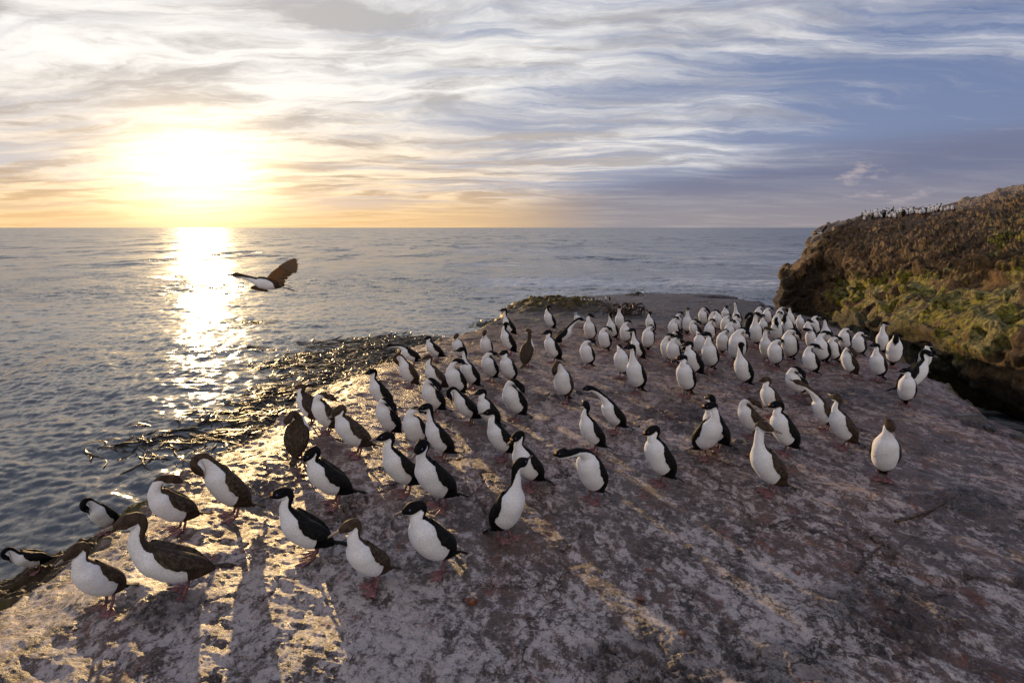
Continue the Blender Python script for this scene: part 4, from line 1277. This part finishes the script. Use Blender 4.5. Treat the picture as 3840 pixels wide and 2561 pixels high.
    (3035, 1280, 1212, 235, dict(neck='hunch', pitch=46, look=10, caruncle=1), A, "low cormorant holding an orange tinted bill right, right back crowd"),
    (3040, 1318, 1240, 246, dict(neck='reach', pitch=62, look=350), A, "cormorant with flat black head pointing right in the right crowd"),
]
for b in BIRDS:
    px, py, pt, face, pose, kind, lab = b
    kw = dict(pose)
    if px < 420 and py < 2150:
        kw['lim'] = (0.45, 1.2)
    place_bird(px, py, pt, face, lab, kind, **kw)

# ------------------------------------------------------------------ gulls
GULL = dict(neck='gull', headscale=0.95, bill=0.6, leg=.10, lod=0.6, seg=16)
place_bird(2182, 1230, 1171, 215, "small white gull standing on wet rock between two cormorants", 'g', name='gull', group=None, lim=(0.45, 1.0),
           pitch=22, look=240, tailpitch=5, **GULL)
FAR_GULLS = [(2181, 1127, 1119), (2192, 1127, 1117), (2206, 1127, 1119), (2220, 1127, 1118), (2234, 1127, 1119), (2246, 1127, 1121), (2257, 1126, 1120)]
for k, (px, py, pt) in enumerate(FAR_GULLS):
    place_bird(px, py + 2, pt, 240 + 25 * (k % 3), "tiny white bird in the row along the far left end of the rock", 'g', name='gull',
               group="tiny white birds in a row at the far rock edge", lim=(0.18, 0.8), pitch=35, neck='gull', lod=0.5, seg=12)
place_bird(2272, 1127, 1112, 265, "white distant bird at the right end of the far row, left of a dark one", 'a', lim=(0.3, 0.8), pitch=58, neck='tuck', lod=0.5, seg=12, group=None)
place_bird(2286, 1127, 1109, 110, "dark distant bird at the right end of the far row", 'a', lim=(0.3, 0.8), pitch=50, neck='curve', lod=0.5, seg=12, group=None)

# ------------------------------------------------------------------ birds on the cliff top: a few shapes, copied
protos = []
for k, (nk, pt_) in enumerate([('tuck', 60), ('curve', 58), ('nape', 60), ('long', 56), ('hunch', 60)]):
    Mb, _, _, _ = bird(neck=nk, pitch=pt_, seed=40 + k, lod=0.5, seg=12, plump=1.25)
    me = Mb.build('cormorant')
    for m in bird_mats('a'):
        me.materials.append(m)
    protos.append(me)
CL = [(195, 375, 75, 0), (235, 365, 70, 2), (285, 400, 85, 1), (250, 470, 70, 0), (345, 345, 45, 0), (410, 350, 60, 2), (425, 425, 70, 0), (490, 350, 85, 0),
      (500, 410, 85, 0), (575, 390, 85, 0), (625, 410, 75, 2), (650, 330, 100, 3), (670, 415, 100, 0), (740, 400, 100, 1), (700, 290, 40, 0), (760, 300, 40, 2),
      (805, 405, 75, 0), (845, 405, 80, 0), (850, 300, 90, 3), (905, 310, 80, 1), (925, 415, 85, 0), (960, 340, 60, 0), (1010, 295, 60, 0), (1060, 300, 40, 0),
      (1100, 375, 90, 0), (1120, 290, 40, 2), (1180, 345, 85, 0), (1215, 340, 110, 1), (1265, 270, 60, 3), (1285, 330, 90, 0), (1310, 265, 65, 1), (1365, 325, 90, 1),
      (1415, 320, 100, 3), (1485, 330, 90, 0), (1520, 275, 75, 1), (1545, 320, 80, 0), (1595, 310, 80, 0), (1640, 305, 70, 0), (1700, 295, 95, 1), (1690, 245, 55, 1),
      (1770, 280, 75, 0), (1840, 270, 110, 1), (1885, 265, 140, 3), (1945, 260, 60, 0), (2020, 255, 70, 1), (2090, 240, 50, 1), (2190, 240, 90, 3)]
CL_LABELS = {3: "lowest cormorant of the cliff top flock, near its left end", 42: "tallest cormorant of the cliff top flock, standing upright near the right end",
             46: "rightmost cormorant of the flock on the cliff top", 18: "cormorant with black head raised above the middle of the cliff top flock"}
for k, (cx, cy, hh, kind) in enumerate(CL):
    px, py = 3200 + cx / 5.8775, 750 + cy / 5.8775
    loc = None
    for _ in range(30):
        loc, nr = hit(CLIFFB, px, py)
        if loc is not None:
            break
        py += 1.0
    if loc is None:
        print("cliff miss", k)
        continue
    o = bpy.data.objects.new('cormorant', protos[kind])
    scene.collection.objects.link(o)
    dist = np.linalg.norm(loc - CAM)
    top = {0: .44, 1: .54, 2: .45, 3: .60, 4: .48}[kind]
    sc = np.clip(max(hh * 1.15, 82) / 5.8775 / FPX * dist / top, 0.35, 1.1)
    o.location = loc - np.array([0, 0, 0.01])
    o.rotation_euler = (0, 0, R((165 if k % 6 else 345) + 70 * ((k * 37) % 10) / 10.0))
    sc *= 0.82 + 0.34 * ((k * 53) % 11) / 10.0
    o.scale = (sc,) * 3
    o['label'] = CL_LABELS.get(k, "tiny white-bellied cormorant in the flock lined up along the cliff top")
    o['category'] = 'bird'
    o['group'] = "cormorants lined up along the cliff top"


# ------------------------------------------------------------------ flying birds
def spread_wing(M, sh, wrist, tip, chord, seed, fingers=12):
    """an open wing: a feathered sheet from shoulder to wrist and separate flight feathers beyond"""
    sh, wrist, tip, chord = (np.asarray(q, float) for q in (sh, wrist, tip, chord))
    n = 14
    tt = np.linspace(0, 1, n)
    mid = sh * 0.5 + wrist * 0.5 + np.array([0.03, 0, 0.02])
    lead = (1 - tt)[:, None] ** 2 * sh + (2 * tt * (1 - tt))[:, None] * mid + (tt ** 2)[:, None] * wrist
    hand = unit(tip - wrist)
    nrm = unit(np.cross(wrist - sh, chord))
    cl = np.linspace(1.0, 0.78, n)
    rows = []
    for i in range(n):
        c = unit(chord) * np.linalg.norm(chord) * cl[i]
        ks = np.linspace(0, 1, 7)
        th_ = 0.014 * np.sin(np.pi * np.minimum(1, ks * 1.0 + 0.12)) ** 0.8 * (1 - 0.4 * tt[i])
        top_ = [lead[i] + c * k + nrm * (t_ + 0.02 * math.sin(k * 2.2)) for k, t_ in zip(ks, th_)]
        bot_ = [lead[i] + c * k + nrm * (-t_ * 0.4 + 0.02 * math.sin(k * 2.2)) for k, t_ in zip(ks, th_)]
        rows.append(np.array(top_ + bot_[::-1]))
    M.loft(rows, 1, wu=np.repeat(tt, 14), wv=np.tile(np.concatenate([np.linspace(0, 1, 7), np.linspace(1, 0, 7)]), n))
    g = np.random.default_rng(seed)

    def feather(a, dirv, L, w):
        sv = unit(np.cross(nrm, dirv))
        ds = np.array([0, .3, .65, .9, 1.0]) * L
        ws = np.array([.6, 1, 1, .6, .1]) * w
        rg = []
        for dd, ww in zip(ds, ws):
            c = a + dirv * dd
            rg.append(np.array([c + sv * ww, c + nrm * .0025, c - sv * ww, c - nrm * .0025]))
        M.loft(rg, 1, wu=np.repeat(np.linspace(.4, 1, 5), 4), wv=np.full(20, .3))
    # primaries fan from the wrist, secondaries along the trailing edge
    cu = unit(chord)
    Lp = np.linalg.norm(tip - wrist)
    for k in range(fingers):
        q = k / (fingers - 1.0)
        dv = unit(hand * (1 - 0.80 * q) + cu * q * 0.85)
        a = wrist + cu * 0.06 * q
        feather(a, dv, Lp * (1.0 - 0.30 * q) * (1 + 0.02 * g.normal()), 0.021)
    for k in range(10):
        q = (k + 0.5) / 10
        i = min(n - 1, int(q * n))
        a = lead[i] + cu * np.linalg.norm(chord) * cl[i] * 0.75
        feather(a, unit(cu + 0.03 * g.normal() * hand + 0.22 * hand), np.linalg.norm(chord) * 0.50, 0.024)


def flyer(px, py, dist, rotz, pitch, scale, label, wings, kind):
    M, ax, nrm, a = bird(neck='fly', pitch=0, fly=True, plump=0.92, seed=int(px), tailpitch=6)
    for k, (sh, wr, tp, ch) in enumerate(wings):
        spread_wing(M, sh, wr, tp, ch, int(px) + k)
    for sd in (1, -1):      # feet stretched out behind
        p0 = np.array([-0.13, sd * .03, -.035])
        M.tube([p0, p0 + np.array([-.06, sd * .006, -.010]), p0 + np.array([-.10, sd * .01, -.014]), p0 + np.array([-.17, sd * .02, -.020])], [.011, .008, .012, .004], 2, 8, 0.6)
    mm = bird_mats(kind)
    if kind == 'j':
        mm[1] = M_FLY
    o = link('cormorant', M.build('cormorant'), mm)
    dd = ray(px, py)
    p = CAM + dd / np.linalg.norm(dd) * dist
    o.location = p
    o.rotation_euler = (0, R(-pitch), R(rotz))
    o.scale = (scale,) * 3
    o['label'] = label
    o['category'] = 'bird'
    return o


flyer(1030, 1064, 8.1, 180 + 21, 12, 0.80, "brown cormorant flying left over the sea with raised wing",
      [((.13, .06, .05), (-.02, .17, .27), (-.24, .20, .45), (-.20, .0, -.06)),
       ((.17, -.05, -.01), (.25, -.20, -.09), (.33, -.38, -.17), (-.09, .0, -.02))], 'j')
flyer(3080, 874, 38.0, 205, 4, 0.85, "tiny dark cormorant flying above the horizon by the cliff edge",
      [((.12, .06, .05), (.05, .20, .27), (-.06, .26, .50), (-.15, .0, -.03)),
       ((.12, -.06, .03), (.10, -.30, -.02), (.05, -.60, -.10), (-.16, .0, -.02))], 'a')


# ------------------------------------------------------------------ kelp and debris
M_KELP, t = newmat("wet_kelp")
oc = t.n('ShaderNodeNewGeometry').outputs['Position']
kn_ = t.noise(oc, 6.0, 4, 0.6)
finish(t, Base_Color=t.mix(t.smooth(kn_, 0.35, 0.65), (0.018, 0.012, 0.006), (0.060, 0.040, 0.014)), Roughness=0.42, Specular_IOR_Level=0.35)
M_DRY, t = newmat("dry_kelp")
oc = t.n('ShaderNodeNewGeometry').outputs['Position']
kn_ = t.noise(oc, 16.0, 5, 0.65)
finish(t, Base_Color=t.mix(t.smooth(kn_, 0.35, 0.65), (0.020, 0.012, 0.009), (0.085, 0.045, 0.026)), Roughness=0.6)
M_RUST, t = newmat("rust_scrap")
oc = t.n('ShaderNodeNewGeometry').outputs['Position']
kn_ = t.noise(oc, 40.0, 5, 0.65)
finish(t, Base_Color=t.mix(t.smooth(kn_, 0.35, 0.65), (0.07, 0.022, 0.010), (0.26, 0.085, 0.028)), Roughness=0.5)
M_STONE, t = newmat("dark_stone")
oc = t.n('ShaderNodeNewGeometry').outputs['Position']
kn_ = t.noise(oc, 9.0, 7, 0.7)
bm = t.n('ShaderNodeBump', inp={'Strength': 0.8, 'Distance': 0.02, 'Height': kn_}).outputs[0]
finish(t, Base_Color=t.mix(t.smooth(kn_, 0.35, 0.68), (0.028, 0.025, 0.025), (0.14, 0.125, 0.12)), Roughness=0.6, Normal=bm)


def ribbon(P, w_, tilt, closed_thick=0.004):
    """strap of kelp along the points P: returns verts and quads (thin closed section)"""
    P = np.asarray(P)
    n = len(P)
    T = np.gradient(P, axis=0)
    T /= np.linalg.norm(T, axis=1, keepdims=True) + 1e-9
    S = np.cross(T, np.array([0, 0, 1.0]))
    S /= np.linalg.norm(S, axis=1, keepdims=True) + 1e-9
    U = np.cross(S, T)
    S2 = S * np.cos(tilt)[:, None] + U * np.sin(tilt)[:, None]
    U2 = np.cross(S2, T)
    V = np.stack([P + S2 * w_[:, None], P + U2 * closed_thick, P - S2 * w_[:, None], P - U2 * closed_thick], 1)
    q = []
    for i in range(n - 1):
        for j in range(4):
            j2 = (j + 1) % 4
            q.append((i * 4 + j, i * 4 + j2, i * 4 + 4 + j2, i * 4 + 4 + j))
    return V.reshape(-1, 3), np.array(q)


KELP_AREA = [  # display px: centre, spread, count
    (835, 845, 70, 22, 95), (770, 820, 70, 20, 120), (880, 812, 45, 14, 95), (690, 855, 65, 28, 110), (650, 905, 55, 30, 90), (720, 900, 45, 22, 70),
    (575, 950, 50, 24, 80), (610, 985, 40, 20, 60), (480, 1000, 40, 12, 50), (300, 1020, 40, 6, 25),
    (905, 782, 34, 6, 60), (830, 792, 50, 8, 80), (740, 800, 50, 8, 50), (1130, 748, 26, 7, 60), (620, 740, 40, 6, 10)]
g = np.random.default_rng(5)
KV, KF, kn0 = [], [], 0
for cx, cy, sx, sy, cnt in KELP_AREA:
    for _ in range(max(2, cnt // 5)):
        c0 = at_z((cx + g.normal(0, sx)) * D, (cy + g.normal(0, sy)) * D, SEA_Z)
        an0 = R(10) + g.normal(0, 0.55)
        curl0 = g.normal(0, 1.7)
        spread = g.uniform(0.10, 0.35)
        for _k in range(int(g.integers(8, 20))):
            p = c0[:2] + g.normal(0, spread, 2) * np.array([1.6, 0.8])
            if p[1] > 75:
                continue
            e_, _l = rim_distance(np.array([p[0]]), np.array([p[1]]))
            if e_[0] > -0.1:
                continue
            n = 18
            L = g.uniform(0.7, 2.3) * (0.55 + 0.45 * min(1.0, p[1] / 14))
            angs = an0 + g.normal(0, 0.22) + (curl0 + g.normal(0, 0.5)) * np.linspace(0, 1, n) + 0.35 * np.sin(np.linspace(0, 7, n) + g.uniform(0, 6))
            X = p[0] + np.cumsum(np.cos(angs)) * L / n
            Y = p[1] + np.cumsum(np.sin(angs)) * L / n
            Z = SEA_Z + sea_height(X, Y, np.full(n, 0.05)) + 0.004 + 0.020 * np.sin(np.linspace(0, g.uniform(3, 10), n) + g.uniform(0, 6))
            wv_ = g.uniform(0.010, 0.034) * (1 + 0.02 * p[1]) * np.sin(np.linspace(0.2, 3.0, n)) ** 0.6
            tl = g.normal(0, 0.2) + 0.35 * np.sin(np.linspace(0, g.uniform(2, 8), n) + g.uniform(0, 6))
            V, F = ribbon(np.stack([X, Y, Z], -1), wv_, tl)
            KV.append(V)
            KF.append(F + kn0)
            kn0 += len(V)
ko = link('kelp_bed', mesh_from('kelp_bed', np.concatenate(KV), np.concatenate(KF)), M_KELP)
ko['kind'] = 'stuff'
ko['label'] = "dark wet kelp fronds floating on the water beside the rock"
ko['category'] = 'kelp'


def tangle(px, py, size, count, label, mat, seed, name='dead_kelp', tip=None, lift=0.5):
    c, _n = hit(GROUND, px, py)
    g = np.random.default_rng(seed)
    V, F, k = [], [], 0
    idx = []
    for i in range(count):
        n = 12
        an = g.uniform(0, 6.28)
        angs = an + g.normal(0, 2.2) * np.linspace(0, 1, n)
        L = size * g.uniform(0.5, 1.2)
        st = g.normal(0, size * 0.28, 2)
        X = c[0] + st[0] + np.cumsum(np.cos(angs)) * L / n
        Y = c[1] + st[1] * 0.7 + np.cumsum(np.sin(angs)) * L / n * 0.7
        Z = c[2] + 0.01 + size * lift * g.random() * np.abs(np.sin(np.linspace(0, 3.0, n)))
        w_ = g.uniform(0.012, 0.035) * size * 1.6 * np.sin(np.linspace(0.3, 2.9, n)) ** 0.6
        v, f = ribbon(np.stack([X, Y, Z], -1), w_, g.normal(0, 0.7) + np.sin(np.linspace(0, 5, n)), 0.006)
        V.append(v)
        F.append(f + k)
        k += len(v)
        idx.append(np.full(len(f), 1 if (tip and i >= count - 2) else 0, np.int32))
    me = mesh_from(name, np.concatenate(V), np.concatenate(F))
    me.polygons.foreach_set('material_index', np.concatenate(idx))
    o = link(name, me, [mat, M_RUST])
    o['label'] = label
    o['category'] = 'kelp'
    return o


tangle(2345, 1180, 0.75, 46, "dark tangle of dead kelp with an orange blade behind an alert cormorant", M_DRY, 1, tip=True, lift=0.45)
tangle(2392, 1108, 0.6, 18, "small dark heap of dead kelp at the far rim of the rock", M_DRY, 2)


def lump(px, py, size, label, mat, seed, name='stone', cat='stone', flat=0.5, sink=0.25, ico=4):
    c, nn = hit(GROUND, px, py)
    bm_ = __import__('bmesh').new()
    __import__('bmesh').ops.create_icosphere(bm_, subdivisions=ico, radius=1.0)
    V = np.array([v.co[:] for v in bm_.verts])
    F = np.array([[v.index for v in f.verts] for f in bm_.faces])
    bm_.free()
    o_ = seed * 7.3
    d_ = 0.30 * fbm(V[:, 0] * 1.1 + o_, V[:, 1] * 1.1, V[:, 2] * 1.1 + 3, octv=4) + 0.14 * fbm(V[:, 0] * 4 + o_, V[:, 1] * 4, V[:, 2] * 4, octv=4, ridged=True)
    # a few flat broken faces
    g = np.random.default_rng(seed)
    for _ in range(6):
        nv = unit(g.normal(0, 1, 3))
        h = V @ nv - g.uniform(0.45, 0.7)
        V = V - np.maximum(h, 0)[:, None] * nv * 0.85
    V = V * (1 + d_)[:, None]
    V = V * np.array([1.0, 0.7, flat]) * size
    a_ = g.uniform(0, 3.1)
    V = V @ np.array([[math.cos(a_), math.sin(a_), 0], [-math.sin(a_), math.cos(a_), 0], [0, 0, 1]])
    me = mesh_from(name, V, F)
    o = link(name, me, mat)
    o.location = c + np.array([0, 0, size * flat * (1 - 2 * sink)])
    o['label'] = label
    o['category'] = cat
    return o


lump(3632, 1580, 0.15, "dark rough boulder near the right rim of the rock", M_STONE, 3, 'boulder', 'boulder', 0.45)
lump(3712, 1612, 0.075, "small dark stone just right of the rough boulder", M_STONE, 4)
lump(3812, 1642, 0.085, "flat dark stone at the right edge of the photo", M_STONE, 5, flat=0.3)
lump(3560, 1655, 0.05, "low dark stone below and left of the rough boulder", M_STONE, 9, flat=0.35)
lump(1765, 2262, 0.035, "wet rust brown lump in the foreground left of centre", M_RUST, 7, 'debris', 'debris', 0.6)
lump(2807, 1712, 0.026, "small orange pebble left of the big brown cormorant", M_RUST, 8, 'pebble', 'pebble', 0.8)
for k, (px, py, sz, lab) in enumerate([
        (913, 2069, 0.018, "rust red scrap behind the large brown profile cormorant's tail, lower of two"),
        (956, 2060, 0.015, "rust red scrap right of the brown profile cormorant's tail, upper of two"),
        (1075, 2165, 0.013, "round rust pebble in front of the striding orange bumped cormorant"),
        (2990, 2150, 0.020, "flat rust scrap lying on bare rock at the lower right"),
        (2400, 2245, 0.026, "curled rust brown scrap in the centre foreground"),
        (2560, 2372, 0.022, "long rust scrap near the bottom centre")]):
    lump(px, py, sz, lab, M_RUST, 20 + k, 'debris', 'debris', 0.35, ico=3)


def crack_strip(pix, rad, label, seed):  # dark tube added on the ground to stand for a rock crack
    g = np.random.default_rng(seed)
    P = []
    for px, py in pix:
        c, _n = hit(GROUND, px, py)
        P.append(c + np.array([0, 0, rad * 0.7]))
    P = catmull(np.array(P), 26)
    P = P + g.normal(0, rad * 0.25, P.shape)
    for i in range(len(P)):
        P[i, 2] = gz(P[i, 0], P[i, 1]) + rad * 0.6
    M = Mesh()
    M.tube(P, rad * (0.7 + 0.5 * g.random(len(P))) * np.linspace(1.1, 0.6, len(P)), 0, 8, 0.7)
    o = link('rock_crack_strip', M.build('rock_crack_strip'), M_DRY)
    o['label'] = label
    o['category'] = 'kelp'


crack_strip([(3212, 2148), (3240, 2105), (3290, 2060), (3312, 2040)], 0.011, "thin dark strip marking a crack in the rock, lower right", 1)
crack_strip([(3360, 1960), (3440, 1935), (3510, 1905), (3580, 1868)], 0.016, "thick dark strip marking a rock ledge below the camera facing brown capped cormorant", 2)
